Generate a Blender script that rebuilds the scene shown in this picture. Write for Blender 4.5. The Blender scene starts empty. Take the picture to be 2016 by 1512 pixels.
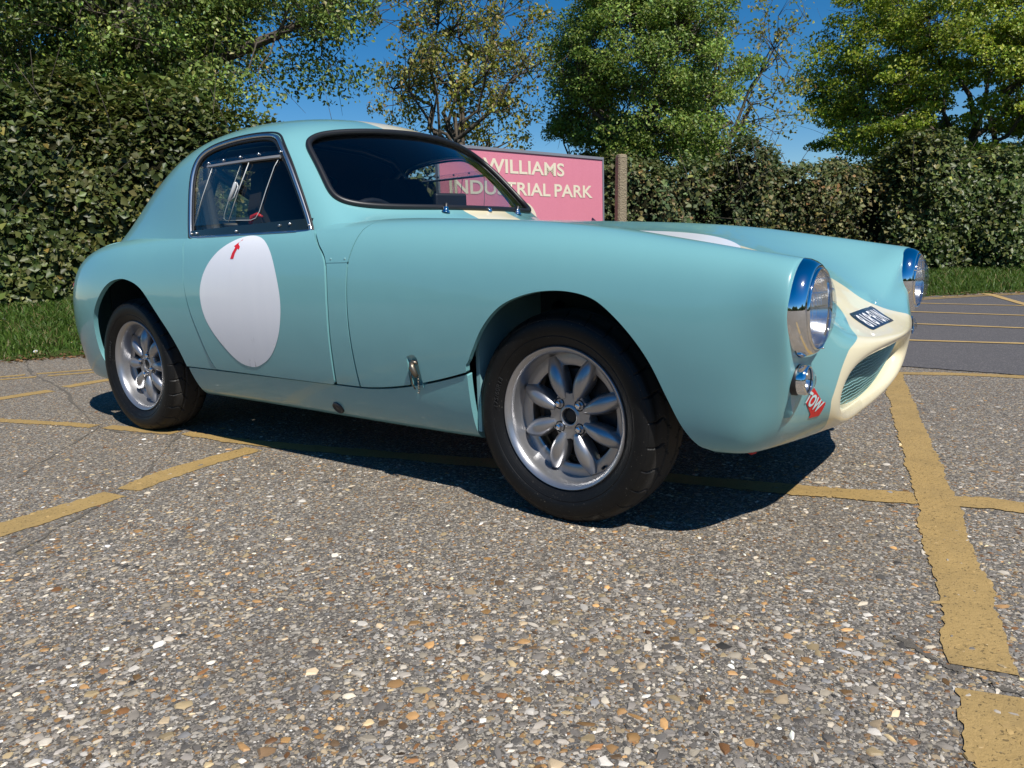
import bpy, bmesh, math, random
import numpy as np
from mathutils import Vector, Matrix
from mathutils.bvhtree import BVHTree

random.seed(7); rng = np.random.default_rng(7)
SC = bpy.context.scene
COL = SC.collection
R = math.radians

# ------------------------------------------------------------------ camera
cam_d = bpy.data.cameras.new('camera'); cam = bpy.data.objects.new('camera', cam_d); COL.objects.link(cam)
SC.camera = cam
CP = np.array([1.021, -2.176, 0.686]); CYAW, CPITCH, CROLL, CF = 0.6432, 0.1746, -0.0318, 1514.1
_f = np.array([-math.sin(CYAW)*math.cos(CPITCH), math.cos(CYAW)*math.cos(CPITCH), -math.sin(CPITCH)])
_r = np.array([math.cos(CYAW), math.sin(CYAW), 0.0]); _u = np.cross(_r, _f)
_r2 = _r*math.cos(CROLL)+_u*math.sin(CROLL); _u2 = _u*math.cos(CROLL)-_r*math.sin(CROLL)
cam.matrix_world = Matrix(((_r2[0], _u2[0], -_f[0], CP[0]), (_r2[1], _u2[1], -_f[1], CP[1]), (_r2[2], _u2[2], -_f[2], CP[2]), (0, 0, 0, 1)))
cam_d.sensor_fit = 'HORIZONTAL'; cam_d.sensor_width = 36.0; cam_d.lens = 36.0*CF/2016.0
cam_d.clip_start = 0.02; cam_d.clip_end = 2000

def ray(px):
    return _f + _r2*(px[0]-1008)/CF - _u2*(px[1]-756)/CF
def on_ground(px, z=0.0):
    d = ray(px); t = (z-CP[2])/d[2]; return CP+t*d
def at_depth(px, depth):
    return CP + ray(px)*depth
def on_y(px, y):
    d = ray(px); t = (y-CP[1])/d[1]; return CP+t*d

# ------------------------------------------------------------------ world, sun, exposure
SUN_TO = Vector((0.69, -0.34, 1.0)).normalized()
w = bpy.data.worlds.new('World'); SC.world = w; w.use_nodes = True
nt = w.node_tree; nt.nodes.clear()
wo = nt.nodes.new('ShaderNodeOutputWorld'); wb = nt.nodes.new('ShaderNodeBackground'); ws = nt.nodes.new('ShaderNodeTexSky')
ws.sky_type = 'NISHITA'; ws.sun_disc = False
ws.sun_elevation = math.asin(SUN_TO.z); ws.sun_rotation = math.atan2(SUN_TO.x, SUN_TO.y)
ws.air_density = 1.0; ws.dust_density = 0.15; ws.ozone_density = 3.0; ws.altitude = 900
hs_ = nt.nodes.new('ShaderNodeHueSaturation'); hs_.inputs['Saturation'].default_value = 1.42; hs_.inputs['Value'].default_value = 1.0
nt.links.new(ws.outputs[0], hs_.inputs['Color']); nt.links.new(hs_.outputs[0], wb.inputs[0]); wb.inputs[1].default_value = 0.086
nt.links.new(wb.outputs[0], wo.inputs[0])
sd = bpy.data.lights.new('sun', 'SUN'); so = bpy.data.objects.new('sun', sd); COL.objects.link(so)
sd.energy = 5.0; sd.angle = R(0.53); sd.color = (1.0, 0.955, 0.885)
so.rotation_euler = SUN_TO.to_track_quat('Z', 'Y').to_euler(); so.location = (6, -4, 9)
SC.view_settings.view_transform = 'Standard'; SC.view_settings.look = 'None'
SC.view_settings.exposure = 0.20; SC.view_settings.gamma = 1.0; SC.view_settings.use_curve_mapping = False
SC.render.engine = 'CYCLES'; SC.cycles.use_denoising = True
SC.cycles.max_bounces = 8; SC.cycles.transparent_max_bounces = 16

# ------------------------------------------------------------------ material helpers
def srgb(r, g, b):
    f = lambda c: ((c/255+0.055)/1.055)**2.4 if c/255 > 0.04045 else c/255/12.92
    return (f(r), f(g), f(b), 1.0)
class M:
    """small node builder"""
    def __init__(s, name):
        s.m = bpy.data.materials.new(name); s.m.use_nodes = True; s.t = s.m.node_tree; s.t.nodes.clear()
        s.out = s.t.nodes.new('ShaderNodeOutputMaterial'); s.p = s.t.nodes.new('ShaderNodeBsdfPrincipled')
        s.t.links.new(s.p.outputs[0], s.out.inputs[0])
    def n(s, typ, **kw):
        nd = s.t.nodes.new('ShaderNode'+typ)
        for k, v in kw.items():
            if k.startswith('i_'):
                key = k[2:]; key = int(key) if key.isdigit() else key
                s.set(nd, key, v)
            else: setattr(nd, k, v)
        return nd
    def set(s, nd, key, v):
        sock = nd.inputs[key] if isinstance(key, int) else next(i for i in nd.inputs if i.name.replace(' ', '_').lower() == key.lower() and i.enabled)
        if isinstance(v, bpy.types.NodeSocket): s.t.links.new(v, sock)
        else: sock.default_value = v
    def P(s, **kw):
        for k, v in kw.items(): s.set(s.p, k, v)
        return s
    def obj(s): return s.n('TexCoord').outputs['Object']
    def noise(s, vec, scale, detail=4, rough=.55, out=0, dist=0.0):
        return s.n('TexNoise', i_Vector=vec, i_Scale=scale, i_Detail=detail, i_Roughness=rough, i_Distortion=dist).outputs[out]
    def ramp(s, fac, stops, interp='LINEAR'):
        nd = s.n('ValToRGB', i_Fac=fac); cr = nd.color_ramp; cr.interpolation = interp
        while len(cr.elements) < len(stops): cr.elements.new(0.5)
        for e, (pos, c) in zip(cr.elements, stops):
            e.position = pos; e.color = c if len(c) == 4 else (*c, 1)
        return nd.outputs[0]
    def mix(s, fac, a, b, blend='MIX'):
        nd = s.n('Mix', data_type='RGBA', blend_type=blend)
        s.set(nd, 0, fac); s.set(nd, 6, a); s.set(nd, 7, b)
        return nd.outputs[2]
    def math(s, op, a, b=0.0, c=0.0, clamp=False):
        nd = s.n('Math', operation=op, use_clamp=clamp); s.set(nd, 0, a); s.set(nd, 1, b)
        if op in ('MULTIPLY_ADD', 'SMOOTH_MIN'): s.set(nd, 2, c)
        return nd.outputs[0]
    def bump(s, h, strength=.3, dist=.01, normal=None):
        nd = s.n('Bump', i_Height=h, i_Strength=strength, i_Distance=dist)
        if normal is not None: s.set(nd, 'normal', normal)
        return nd.outputs[0]
MATS = {}
def simple(name, col, rough=.5, metal=0.0, coat=0.0, spec=.5, **kw):
    if name in MATS: return MATS[name]
    m = M(name); m.P(base_color=col, roughness=rough, metallic=metal)
    m.p.inputs['Coat Weight'].default_value = coat; m.p.inputs['Coat Roughness'].default_value = .05
    m.p.inputs['Specular IOR Level'].default_value = spec
    MATS[name] = m.m; return m.m

# ------------------------------------------------------------------ object helpers
def tag(o, label, cat, group=None):
    o['label'] = label; o['category'] = cat
    if group: o['group'] = group
    return o
def empty(name, loc=(0, 0, 0), rz=0.0, parent=None):
    o = bpy.data.objects.new(name, None); COL.objects.link(o); o.location = loc; o.rotation_euler = (0, 0, rz)
    o.empty_display_size = .2
    if parent: o.parent = parent
    return o
def link(name, me, mat=None, parent=None, smooth=False):
    o = bpy.data.objects.new(name, me); COL.objects.link(o)
    if mat is not None and len(me.materials) == 0: me.materials.append(mat)
    if parent is not None: o.parent = parent
    if smooth: me.polygons.foreach_set('use_smooth', np.ones(len(me.polygons), bool))
    return o
def mesh(name, V, F):
    me = bpy.data.meshes.new(name); me.from_pydata([tuple(map(float, v)) for v in V], [], F); me.update(); return me
def fast_mesh(name, V, F):
    """V (n,3) float array, F (m,k) int array of same-size polygons"""
    V = np.asarray(V, np.float32); F = np.asarray(F, np.int32); m, k = F.shape
    me = bpy.data.meshes.new(name)
    me.vertices.add(len(V)); me.vertices.foreach_set('co', V.ravel())
    me.loops.add(m*k); me.loops.foreach_set('vertex_index', F.ravel())
    me.polygons.add(m); me.polygons.foreach_set('loop_start', np.arange(0, m*k, k, dtype=np.int32))
    try: me.polygons.foreach_set('loop_total', np.full(m, k, dtype=np.int32))
    except Exception: pass
    me.update(calc_edges=True); me.validate(); return me
class MB:
    """collects boxes, tubes and lathes into one mesh"""
    def __init__(s): s.V = []; s.F = []
    def add(s, V, F):
        b = len(s.V); s.V += [tuple(map(float, v)) for v in V]; s.F += [tuple(b+i for i in f) for f in F]; return s
    def box(s, c, d, rot=None, bev=0.0):
        x, y, z = [q/2 for q in d]
        if bev <= 0:
            V = [(-x, -y, -z), (x, -y, -z), (x, y, -z), (-x, y, -z), (-x, -y, z), (x, -y, z), (x, y, z), (-x, y, z)]
            F = [(0, 3, 2, 1), (4, 5, 6, 7), (0, 1, 5, 4), (1, 2, 6, 5), (2, 3, 7, 6), (3, 0, 4, 7)]
        else:
            bm = bmesh.new(); bmesh.ops.create_cube(bm, size=1)
            bmesh.ops.scale(bm, vec=d, verts=bm.verts)
            bmesh.ops.bevel(bm, geom=bm.edges[:], offset=bev, segments=2, affect='EDGES', profile=.5)
            bm.verts.index_update(); V = [v.co.copy() for v in bm.verts]; F = [[v.index for v in f.verts] for f in bm.faces]; bm.free()
        Mx = rot if rot is not None else Matrix.Identity(3)
        return s.add([Mx @ Vector(v)+Vector(c) for v in V], F)
    def tube(s, pts, r, n=10, closed=False, cap=True, flat=None):
        P = [Vector(p) for p in pts]; k = len(P); rr = r if hasattr(r, '__len__') else [r]*k
        T = []
        for i in range(k):
            a = P[(i-1) % k] if (closed or i > 0) else P[i]; b = P[(i+1) % k] if (closed or i < k-1) else P[i]
            t = (b-a); T.append(t.normalized() if t.length > 1e-9 else Vector((0, 0, 1)))
        ref = Vector((0, 0, 1)) if abs(T[0].z) < .9 else Vector((1, 0, 0))
        nrm = T[0].cross(ref).normalized(); V = []; F = []
        for i in range(k):
            nrm = (nrm-T[i]*nrm.dot(T[i])).normalized(); bn = T[i].cross(nrm)
            for j in range(n):
                a = 2*math.pi*j/n; V.append(P[i]+(nrm*math.cos(a)+bn*math.sin(a))*rr[i])
        for i in range(k if closed else k-1):
            for j in range(n):
                F.append((i*n+j, i*n+(j+1) % n, ((i+1) % k)*n+(j+1) % n, ((i+1) % k)*n+j))
        if cap and not closed:
            F.append(tuple(range(n-1, -1, -1))); F.append(tuple(range((k-1)*n, k*n)))
        return s.add(V, F)
    def lathe(s, prof, n=48, axis='Y', c=(0, 0, 0), closed=False):
        """prof: list of (radius, position along axis)"""
        V = []; F = []; k = len(prof)
        for j in range(n):
            a = 2*math.pi*j/n
            for r, h in prof:
                q = (r*math.cos(a), h, r*math.sin(a)) if axis == 'Y' else ((h, r*math.cos(a), r*math.sin(a)) if axis == 'X' else (r*math.cos(a), r*math.sin(a), h))
                V.append((q[0]+c[0], q[1]+c[1], q[2]+c[2]))
        for j in range(n):
            j2 = (j+1) % n
            for i in range(k if closed else k-1):
                i2 = (i+1) % k
                f = (j*k+i, j2*k+i, j2*k+i2, j*k+i2)
                F.append(f if axis != 'Y' else f[::-1])
        return s.add(V, F)
    def mesh(s, name):
        me = bpy.data.meshes.new(name); me.from_pydata(s.V, [], s.F); me.update(); return me
    def build(s, name, mat, parent=None, smooth=False, angle=None):
        me = s.mesh(name)
        bm = bmesh.new(); bm.from_mesh(me); bmesh.ops.remove_doubles(bm, verts=bm.verts, dist=1e-6); bmesh.ops.recalc_face_normals(bm, faces=bm.faces); bm.to_mesh(me); bm.free()
        o = link(name, me, mat, parent, smooth)
        if angle is not None:
            me.polygons.foreach_set('use_smooth', np.ones(len(me.polygons), bool)); me.set_sharp_from_angle(angle=R(angle))
        return o
def copy_obj(o, parent=None, mat=None):
    c = o.copy(); COL.objects.link(c)
    if parent is not None: c.parent = parent
    return c

# ------------------------------------------------------------------ B-spline sheets, clipping, panels
def bspline_rows(C, n):
    """C (k, ..., 3) -> n samples along axis 0, uniform cubic B-spline through the end points"""
    C = np.concatenate([[2*C[0]-C[1]], C, [2*C[-1]-C[-2]]], 0)
    k = len(C)-3; t = np.linspace(0, k, n); i = np.minimum(t.astype(int), k-1); f = (t-i).reshape((-1,)+(1,)*(C.ndim-1))
    return ((1-f)**3*C[i]+(3*f**3-6*f**2+4)*C[i+1]+(-3*f**3+3*f**2+3*f+1)*C[i+2]+f**3*C[i+3])/6
def sheet(net, nu, nv):
    """net (rows, cols, 3) for y>=0, last column on the centre line -> full grid + normals"""
    net = np.asarray(net, float); mir = net[:, :-1][:, ::-1].copy(); mir[..., 1] *= -1
    net2 = net.copy(); net2[:, :, 1] *= -1
    full = np.concatenate([net2, -(-net[:, :-1][:, ::-1])], 1)     # -y side ... centre ... +y side
    G = bspline_rows(full, nu); G = np.swapaxes(bspline_rows(np.swapaxes(G, 0, 1), nv), 0, 1)
    du = np.gradient(G, axis=0); dv = np.gradient(G, axis=1)
    N = np.cross(du, dv); N /= np.linalg.norm(N, axis=-1, keepdims=True)+1e-12
    return G, N
def poly_sdf(P, poly):
    """signed distance of 2-D points to polygon, positive inside"""
    P = np.asarray(P, float); Q = np.asarray(poly, float); A = Q; B = np.roll(Q, -1, 0)
    best = np.full(len(P), 1e9); ins = np.zeros(len(P), bool)
    for a, b in zip(A, B):
        e = b-a; d = P-a; L = e@e
        if L < 1e-14: continue
        t = np.clip(d@e/L, 0, 1); best = np.minimum(best, np.linalg.norm(d-t[:, None]*e, axis=1))
        c = (a[1] > P[:, 1]) != (b[1] > P[:, 1])
        if c.any():
            xi = a[0]+(P[:, 1]-a[1])*(b[0]-a[0])/(b[1]-a[1]+1e-15); ins ^= c & (P[:, 0] < xi)
    return np.where(ins, best, -best)
def smooth_poly(pts, n=8):
    """closed Catmull-Rom through pts"""
    P = np.asarray(pts, float); k = len(P); out = []
    for i in range(k):
        p0, p1, p2, p3 = P[(i-1) % k], P[i], P[(i+1) % k], P[(i+2) % k]
        for j in range(n):
            t = j/n
            out.append(.5*((2*p1)+(-p0+p2)*t+(2*p0-5*p1+4*p2-p3)*t*t+(-p0+3*p1-3*p2+p3)*t**3))
    return np.array(out)
class Sheet:
    def __init__(s, net, nu, nv):
        s.G, s.N = sheet(net, nu, nv); s.nu, s.nv = nu, nv
        s.P = s.G.reshape(-1, 3); s.Nv = s.N.reshape(-1, 3)
        c = s.P.mean(0); 
        i = np.arange(nu-1)[:, None]*nv+np.arange(nv-1)[None]
        s.quads = np.stack([i, i+nv, i+nv+1, i+1], -1).reshape(-1, 4)
    def flip(s): s.Nv = -s.Nv; s.quads = s.quads[:, ::-1]; return s
    def clip(s, fields):
        """keep the part where every field > 0; returns P, N, faces"""
        F = np.stack(fields, 1); mn = F.min(1)
        q = s.quads; keep = mn[q] > 0; allin = keep.all(1); 
        # faces that can hold some area: for every field at least one corner positive
        anyok = (F[q] > 0).any(1).all(1) & ~allin
        used = np.unique(q[allin]) if allin.any() else np.zeros(0, int)
        attr = list(np.concatenate([s.P, s.Nv, F], 1)[used]); remap = {int(g): i for i, g in enumerate(used)}
        rm = np.full(len(s.P), -1); rm[used] = np.arange(len(used))
        faces = [tuple(f) for f in rm[q[allin]]]
        cut = {}
        full = lambda g: np.concatenate([s.P[g], s.Nv[g], F[g]])
        nF = F.shape[1]; vcache = {}
        def vid(key, a):
            if key in vcache: return vcache[key]
            attr.append(a); vcache[key] = len(attr)-1; return len(attr)-1
        for f in q[anyok]:
            poly = [(int(g), full(g)) for g in f]
            poly = [((g,), a) for g, a in poly]
            for k in range(nF):
                if not poly: break
                out = []
                for i in range(len(poly)):
                    (ka, a), (kb, b) = poly[i], poly[(i+1) % len(poly)]
                    fa, fb = a[6+k], b[6+k]
                    if fa > 0: out.append((ka, a))
                    if (fa > 0) != (fb > 0):
                        if ka > kb: (ka, a, fa), (kb, b, fb) = (kb, b, fb), (ka, a, fa)
                        t = fa/(fa-fb); out.append(((k,)+ka+kb, a+(b-a)*t))
                poly = out
            if len(poly) >= 3:
                ids = []
                for key, a in poly:
                    if len(key) == 1 and key[0] in remap: ids.append(remap[key[0]])
                    else: ids.append(vid(key, a))
                ids2 = [v for i, v in enumerate(ids) if v != ids[i-1]]
                if len(ids2) >= 3: faces.append(tuple(ids2))
        if not attr: return np.zeros((0, 3)), np.zeros((0, 3)), []
        A = np.array(attr); N = A[:, 3:6]; N /= np.linalg.norm(N, axis=1, keepdims=True)+1e-12
        return A[:, :3], N, faces
def border_loops(faces):
    e = {}
    for f in faces:
        for i in range(len(f)):
            e[(f[i], f[(i+1) % len(f)])] = 1
    b = {}
    for (a, c) in e:
        if (c, a) not in e: b.setdefault(a, []).append(c)
    loops = []
    while b:
        s0 = next(iter(b)); cur = s0; lp = []
        while cur in b:
            lp.append(cur); nx = b[cur].pop()
            if not b[cur]: del b[cur]
            cur = nx
            if cur == s0: break
        loops.append(lp)
    return loops
def panel(name, PNF, mat, parent, flange=0.012, offset=0.0, roll=.35):
    """panel from clipped sheet with its edge folded back"""
    P, N, F = PNF
    P = P+N*offset; V = [P]; NN = [N]; faces = list(F); b = len(P)
    if flange > 0:
        for lp in border_loops(F):
            if len(lp) < 3: continue
            L = np.array(lp); p = P[L]; n = N[L]
            t = np.roll(p, -1, 0)-np.roll(p, 1, 0); o = np.cross(t, n); o /= np.linalg.norm(o, axis=1, keepdims=True)+1e-12
            k = len(L)
            a = p; c = p-n*flange
            V += [a, c]; NN += [o, o]
            for i in range(k):
                j = (i+1) % k
                if np.linalg.norm(p[i]-p[j]) > .2: continue
                faces.append((b+j, b+i, b+k+i, b+k+j))
            b += 2*k
    V = np.concatenate(V); NN = np.concatenate(NN)
    me = bpy.data.meshes.new(name); me.from_pydata(V.tolist(), [], faces); me.update()
    me.polygons.foreach_set('use_smooth', np.ones(len(me.polygons), bool))
    o = link(name, me, mat, parent)
    try: me.normals_split_custom_set_from_vertices([tuple(x) for x in NN])
    except Exception as ex: print('normals', ex)
    return o
def loop_tube(name, PNF, mat, parent, r, offset=0.0, which=0, n=8, zmin=None, every=2):
    P, N, F = PNF; lps = sorted(border_loops(F), key=len, reverse=True)
    lp = lps[which][::every]; pts = [P[i]+N[i]*offset for i in lp]
    # light smoothing of the path
    A = np.array(pts)
    for _ in range(3): A = (np.roll(A, 1, 0)+2*A+np.roll(A, -1, 0))/4
    return MB().tube(A, r, n=n, closed=True).build(name, mat, parent, smooth=True)
def text_mesh(body, size=1.0, extrude=0.0, offset=0.0, sx=1.0, space=1.0, align='CENTER'):
    cu = bpy.data.curves.new('txt', 'FONT'); cu.body = body; cu.size = size; cu.extrude = extrude; cu.offset = offset
    cu.align_x = align; cu.align_y = 'CENTER'; cu.space_character = space; cu.resolution_u = 6
    o = bpy.data.objects.new('txt', cu); COL.objects.link(o)
    dg = bpy.context.evaluated_depsgraph_get(); me = bpy.data.meshes.new_from_object(o.evaluated_get(dg))
    bpy.data.objects.remove(o); bpy.data.curves.remove(cu)
    for v in me.vertices: v.co.x *= sx
    return me
# ================================================================== CAR
CAR = empty('sports_coupe'); tag(CAR, 'pale turquoise vintage racing coupe with cream stripe and white door roundel', 'car')

# ---- materials
STRIPE = 0.118
def make_paint():
    m = M('turquoise_paint'); co = m.obj(); sep = m.n('SeparateXYZ', i_Vector=co)
    ay = m.math('ABSOLUTE', sep.outputs[1]); x = sep.outputs[0]
    # cream stripe: constant over roof and bonnet, flaring round the nose
    zz = m.math('DIVIDE', m.math('SUBTRACT', sep.outputs[2], .2), .4)
    hs = [(.24, .34), (.276, .387), (.32, .422), (.348, .425), (.40, .41), (.441, .384), (.465, .29), (.485, .205), (.508, .137), (.53, STRIPE)]
    rp = m.ramp(zz, [((q-.2)/.4, (h, h, h)) for q, h in hs], 'B_SPLINE')
    half = m.mix(m.math('GREATER_THAN', x, .35), (STRIPE,)*3+(1,), rp)
    mask = m.math('MULTIPLY', m.math('LESS_THAN', ay, half), m.math('GREATER_THAN', m.math('ADD', sep.outputs[2], m.math('MULTIPLY', m.math('GREATER_THAN', x, .35), .5)), .45))
    n1 = m.noise(co, 2.2, 3); n2 = m.noise(co, 60, 3)
    teal = m.mix(m.math('MULTIPLY', n1, .5), (.160, .372, .390, 1), (.182, .408, .424, 1))
    # road grime low on the body, in uneven streaks
    cream = m.mix(n1, (.80, .72, .50, 1), (.76, .68, .46, 1))
    col = m.mix(mask, teal, cream)
    gz = m.n('MapRange', i_Value=m.math('ADD', sep.outputs[2], m.math('MULTIPLY', m.noise(co, 9, 5), .12))); m.set(gz, 1, .34); m.set(gz, 2, .20)
    spots = m.ramp(m.noise(co, 130, 2), [(.56, (0, 0, 0)), (.66, (1, 1, 1))])
    g = m.math('MULTIPLY', m.math('MULTIPLY', gz.outputs[0], .35), m.math('ADD', .35, m.math('MULTIPLY', spots, .65)))
    col = m.mix(g, col, (.36, .35, .30, 1))
    m.P(base_color=col, roughness=m.math('MULTIPLY_ADD', n1, .08, .27), coat_weight=.72, coat_roughness=m.math('MULTIPLY_ADD', n1, .05, .018), coat_ior=1.45, specular_ior_level=.4)
    w1 = m.noise(co, 5.0, 2)
    m.P(normal=m.bump(m.math('ADD', w1, m.math('MULTIPLY', n2, .012)), .07, .03), coat_normal=m.bump(w1, .08, .03))
    return m.m
PAINT = make_paint()
RUBBER = simple('black_rubber', (.012, .012, .013, 1), .42)
CHROME = M('chrome').P(base_color=(.82, .83, .85, 1), metallic=1.0, roughness=.05).m
ALU = simple('bright_aluminium', (.62, .62, .62, 1), .28, 1.0)
DARK = simple('black_trim', (.010, .010, .011, 1), .55)
LINING = simple('dark_grey_lining', (.050, .054, .066, 1), .8)
TUB = simple('tub_dark_blue_paint', (.030, .052, .062, 1), .55)
def glass_mat(name, tint, rough=0.0, refl=1.0):
    m = M(name); t = m.t
    tr = t.nodes.new('ShaderNodeBsdfTransparent'); tr.inputs[0].default_value = tint
    gl = t.nodes.new('ShaderNodeBsdfGlossy'); gl.inputs['Roughness'].default_value = .015 + rough; gl.inputs[0].default_value = (refl, refl, refl, 1)
    lw = t.nodes.new('ShaderNodeLayerWeight'); lw.inputs[0].default_value = .5
    fr = m.math('MULTIPLY_ADD', m.math('POWER', lw.outputs['Facing'], 4.5), .80, .045).node
    mx = t.nodes.new('ShaderNodeMixShader'); t.links.new(fr.outputs[0], mx.inputs[0]); t.links.new(tr.outputs[0], mx.inputs[1]); t.links.new(gl.outputs[0], mx.inputs[2])
    t.nodes.remove(m.p); t.links.new(mx.outputs[0], m.out.inputs[0]); return m.m
GLASS = glass_mat('windscreen_glass', (.80, .84, .86, 1)); PERSPEX = glass_mat('perspex', (.82, .83, .80, 1), .01)

# ---- lower body control net: rows tail -> nose, columns sill edge -> centre line (y >= 0)
def row(x, pts):
    return [(x, y, z) if len(q) == 2 else q for q in pts for (y, z) in ([q] if len(q) == 2 else [(0, 0)])]
def st(x, *p): return [(x,)+q if len(q) == 2 else q for q in p]
BODY = [
 st(-2.77, (.02, .42), (.03, .43), (.04, .435), (.05, .44), (.06, .45), (.06, .46), (.06, .47), (.05, .475), (.04, .48), (.03, .48), (.02, .48), (0, .48)),
 st(-2.77, (.20, .36), (.22, .36), (.24, .38), (.25, .41), (.26, .45), (.26, .48), (.25, .51), (.23, .53), (.20, .54), (.15, .55), (.08, .55), (0, .55)),
 st(-2.74, (.36, .24), (.39, .245), (.42, .29), (.44, .37), (.45, .45), (.445, .52), (.42, .575), (.38, .61), (.31, .625), (.22, .63), (.11, .635), (0, .635)),
 st(-2.66, (.48, .195), (.51, .20), (.535, .27), (.553, .36), (.560, .46), (.552, .55), (.527, .62), (.48, .67), (.41, .69), (.28, .70), (.14, .70), (0, .70)),
 st(-2.50, (.56, .18), (.588, .185), (.608, .26), (.627, .36), (.637, .46), (.629, .57), (.605, .655), (.555, .715), (.46, .74), (.32, .745), (.16, .75), (0, .75)),
 st(-2.30, (.58, .18), (.61, .185), (.63, .26), (.65, .36), (.662, .47), (.657, .59), (.635, .685), (.585, .75), (.49, .775), (.35, .78), (.18, .78), (0, .78)),
 st(-2.03, (.57, .18), (.605, .185), (.632, .26), (.655, .37), (.672, .48), (.668, .60), (.648, .70), (.600, .765), (.50, .79), (.36, .79), (.18, .79), (0, .79)),
 st(-1.75, (.55, .172), (.590, .178), (.622, .25), (.648, .36), (.664, .48), (.660, .60), (.642, .70), (.602, .765), (.52, .79), (.38, .79), (.2, .79), (0, .79)),
 st(-1.50, (.54, .168), (.580, .175), (.620, .25), (.648, .36), (.665, .48), (.662, .60), (.646, .70), (.612, .766), (.54, .79), (.4, .79), (.2, .79), (0, .79)),
 st(-1.20, (.54, .166), (.580, .173), (.622, .25), (.650, .36), (.668, .48), (.665, .60), (.649, .70), (.614, .768), (.54, .79), (.4, .785), (.2, .78), (0, .78)),
 st(-0.95, (.54, .164), (.580, .171), (.622, .25), (.650, .36), (.668, .48), (.665, .60), (.648, .70), (.608, .770), (.53, .785), (.4, .78), (.2, .775), (0, .775)),
 st(-0.72, (.54, .162), (.585, .168), (.625, .25), (.652, .36), (.669, .48), (.665, .60), (.645, .70), (.596, .772), (.51, .792), (.38, .797), (.19, .802), (0, .803)),
 st(-0.50, (.54, .162), (.590, .168), (.628, .25), (.654, .36), (.670, .48), (.667, .60), (.645, .695), (.592, .764), (.505, .784), (.37, .773), (.19, .765), (0, .765)),
 st(-0.28, (.55, .164), (.600, .170), (.632, .25), (.656, .36), (.672, .48), (.669, .595), (.646, .690), (.592, .750), (.505, .773), (.36, .753), (.19, .739), (0, .738)),
 st(-0.08, (.56, .18), (.610, .185), (.640, .26), (.660, .37), (.675, .48), (.672, .59), (.649, .682), (.595, .738), (.505, .758), (.36, .735), (.19, .721), (0, .720)),
 st(0.10, (.57, .20), (.615, .205), (.642, .27), (.662, .37), (.676, .48), (.673, .58), (.651, .668), (.600, .720), (.515, .737), (.37, .710), (.20, .697), (0, .697)),
 st(0.25, (.58, .215), (.620, .22), (.645, .28), (.662, .37), (.676, .47), (.674, .57), (.653, .652), (.606, .698), (.53, .709), (.40, .678), (.22, .648), (0, .648)),
 st(0.37, (.585, .228), (.622, .232), (.648, .29), (.664, .37), (.676, .46), (.675, .555), (.656, .637), (.612, .680), (.545, .689), (.435, .645), (.25, .608), (0, .610)),
 [(.425, .57, .226), (.43, .61, .230), (.44, .642, .285), (.447, .660, .37), (.45, .672, .46), (.45, .672, .55), (.45, .656, .622), (.45, .616, .664), (.45, .556, .671), (.45, .455, .618), (.45, .27, .568), (.45, 0, .572)],
 [(.455, .545, .225), (.462, .585, .229), (.482, .618, .285), (.496, .642, .37), (.503, .662, .46), (.505, .675, .545), (.505, .662, .615), (.505, .622, .652), (.505, .552, .662), (.50, .450, .622), (.497, .28, .530), (.495, 0, .540)],
 [(.472, .49, .224), (.480, .53, .228), (.508, .572, .28), (.524, .602, .35), (.535, .645, .44), (.540, .672, .538), (.540, .660, .610), (.540, .620, .646), (.540, .550, .657), (.535, .446, .606), (.532, .29, .500), (.532, 0, .512)],
 [(.480, .455, .2235), (.489, .495, .2275), (.517, .540, .275), (.533, .570, .34), (.545, .622, .43), (.548, .665, .530), (.548, .652, .605), (.548, .616, .643), (.548, .550, .654), (.545, .448, .595), (.550, .295, .486), (.553, 0, .496)],
 [(.490, .42, .223), (.498, .46, .227), (.525, .505, .27), (.540, .535, .33), (.550, .575, .41), (.552, .60, .50), (.552, .60, .55), (.552, .585, .58), (.552, .555, .585), (.560, .480, .535), (.570, .30, .470), (.577, 0, .479)],
 [(.512, .32, .222), (.520, .37, .226), (.545, .43, .262), (.560, .465, .31), (.570, .49, .37), (.574, .50, .43), (.576, .50, .465), (.578, .485, .485), (.582, .455, .492), (.592, .395, .482), (.608, .25, .452), (.618, 0, .453)],
 [(.535, .18, .222), (.543, .24, .225), (.565, .34, .248), (.580, .405, .288), (.588, .43, .335), (.593, .435, .375), (.597, .43, .407), (.602, .415, .430), (.608, .38, .442), (.618, .31, .447), (.634, .17, .446), (.643, 0, .444)],
 [(.558, 0, .222), (.562, .11, .225), (.572, .24, .240), (.585, .345, .270), (.593, .388, .310), (.598, .397, .345), (.604, .390, .375), (.612, .362, .403), (.622, .305, .421), (.634, .225, .431), (.648, .11, .437), (.656, 0, .440)],
 [(.566, 0, .236), (.569, .10, .239), (.577, .215, .252), (.586, .315, .280), (.592, .357, .313), (.597, .368, .342), (.603, .360, .367), (.610, .335, .391), (.619, .282, .408), (.630, .205, .419), (.644, .10, .426), (.652, 0, .428)],
 [(.556, 0, .262), (.559, .095, .264), (.564, .20, .274), (.569, .292, .296), (.573, .333, .322), (.577, .345, .342), (.582, .337, .361), (.588, .312, .378), (.595, .262, .390), (.604, .19, .397), (.615, .095, .402), (.620, 0, .403)],
 [(.531, 0, .264), (.534, .095, .266), (.539, .20, .276), (.544, .290, .298), (.548, .330, .322), (.552, .342, .342), (.557, .334, .360), (.563, .309, .377), (.570, .259, .389), (.579, .188, .396), (.590, .094, .400), (.595, 0, .401)],
]
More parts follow.
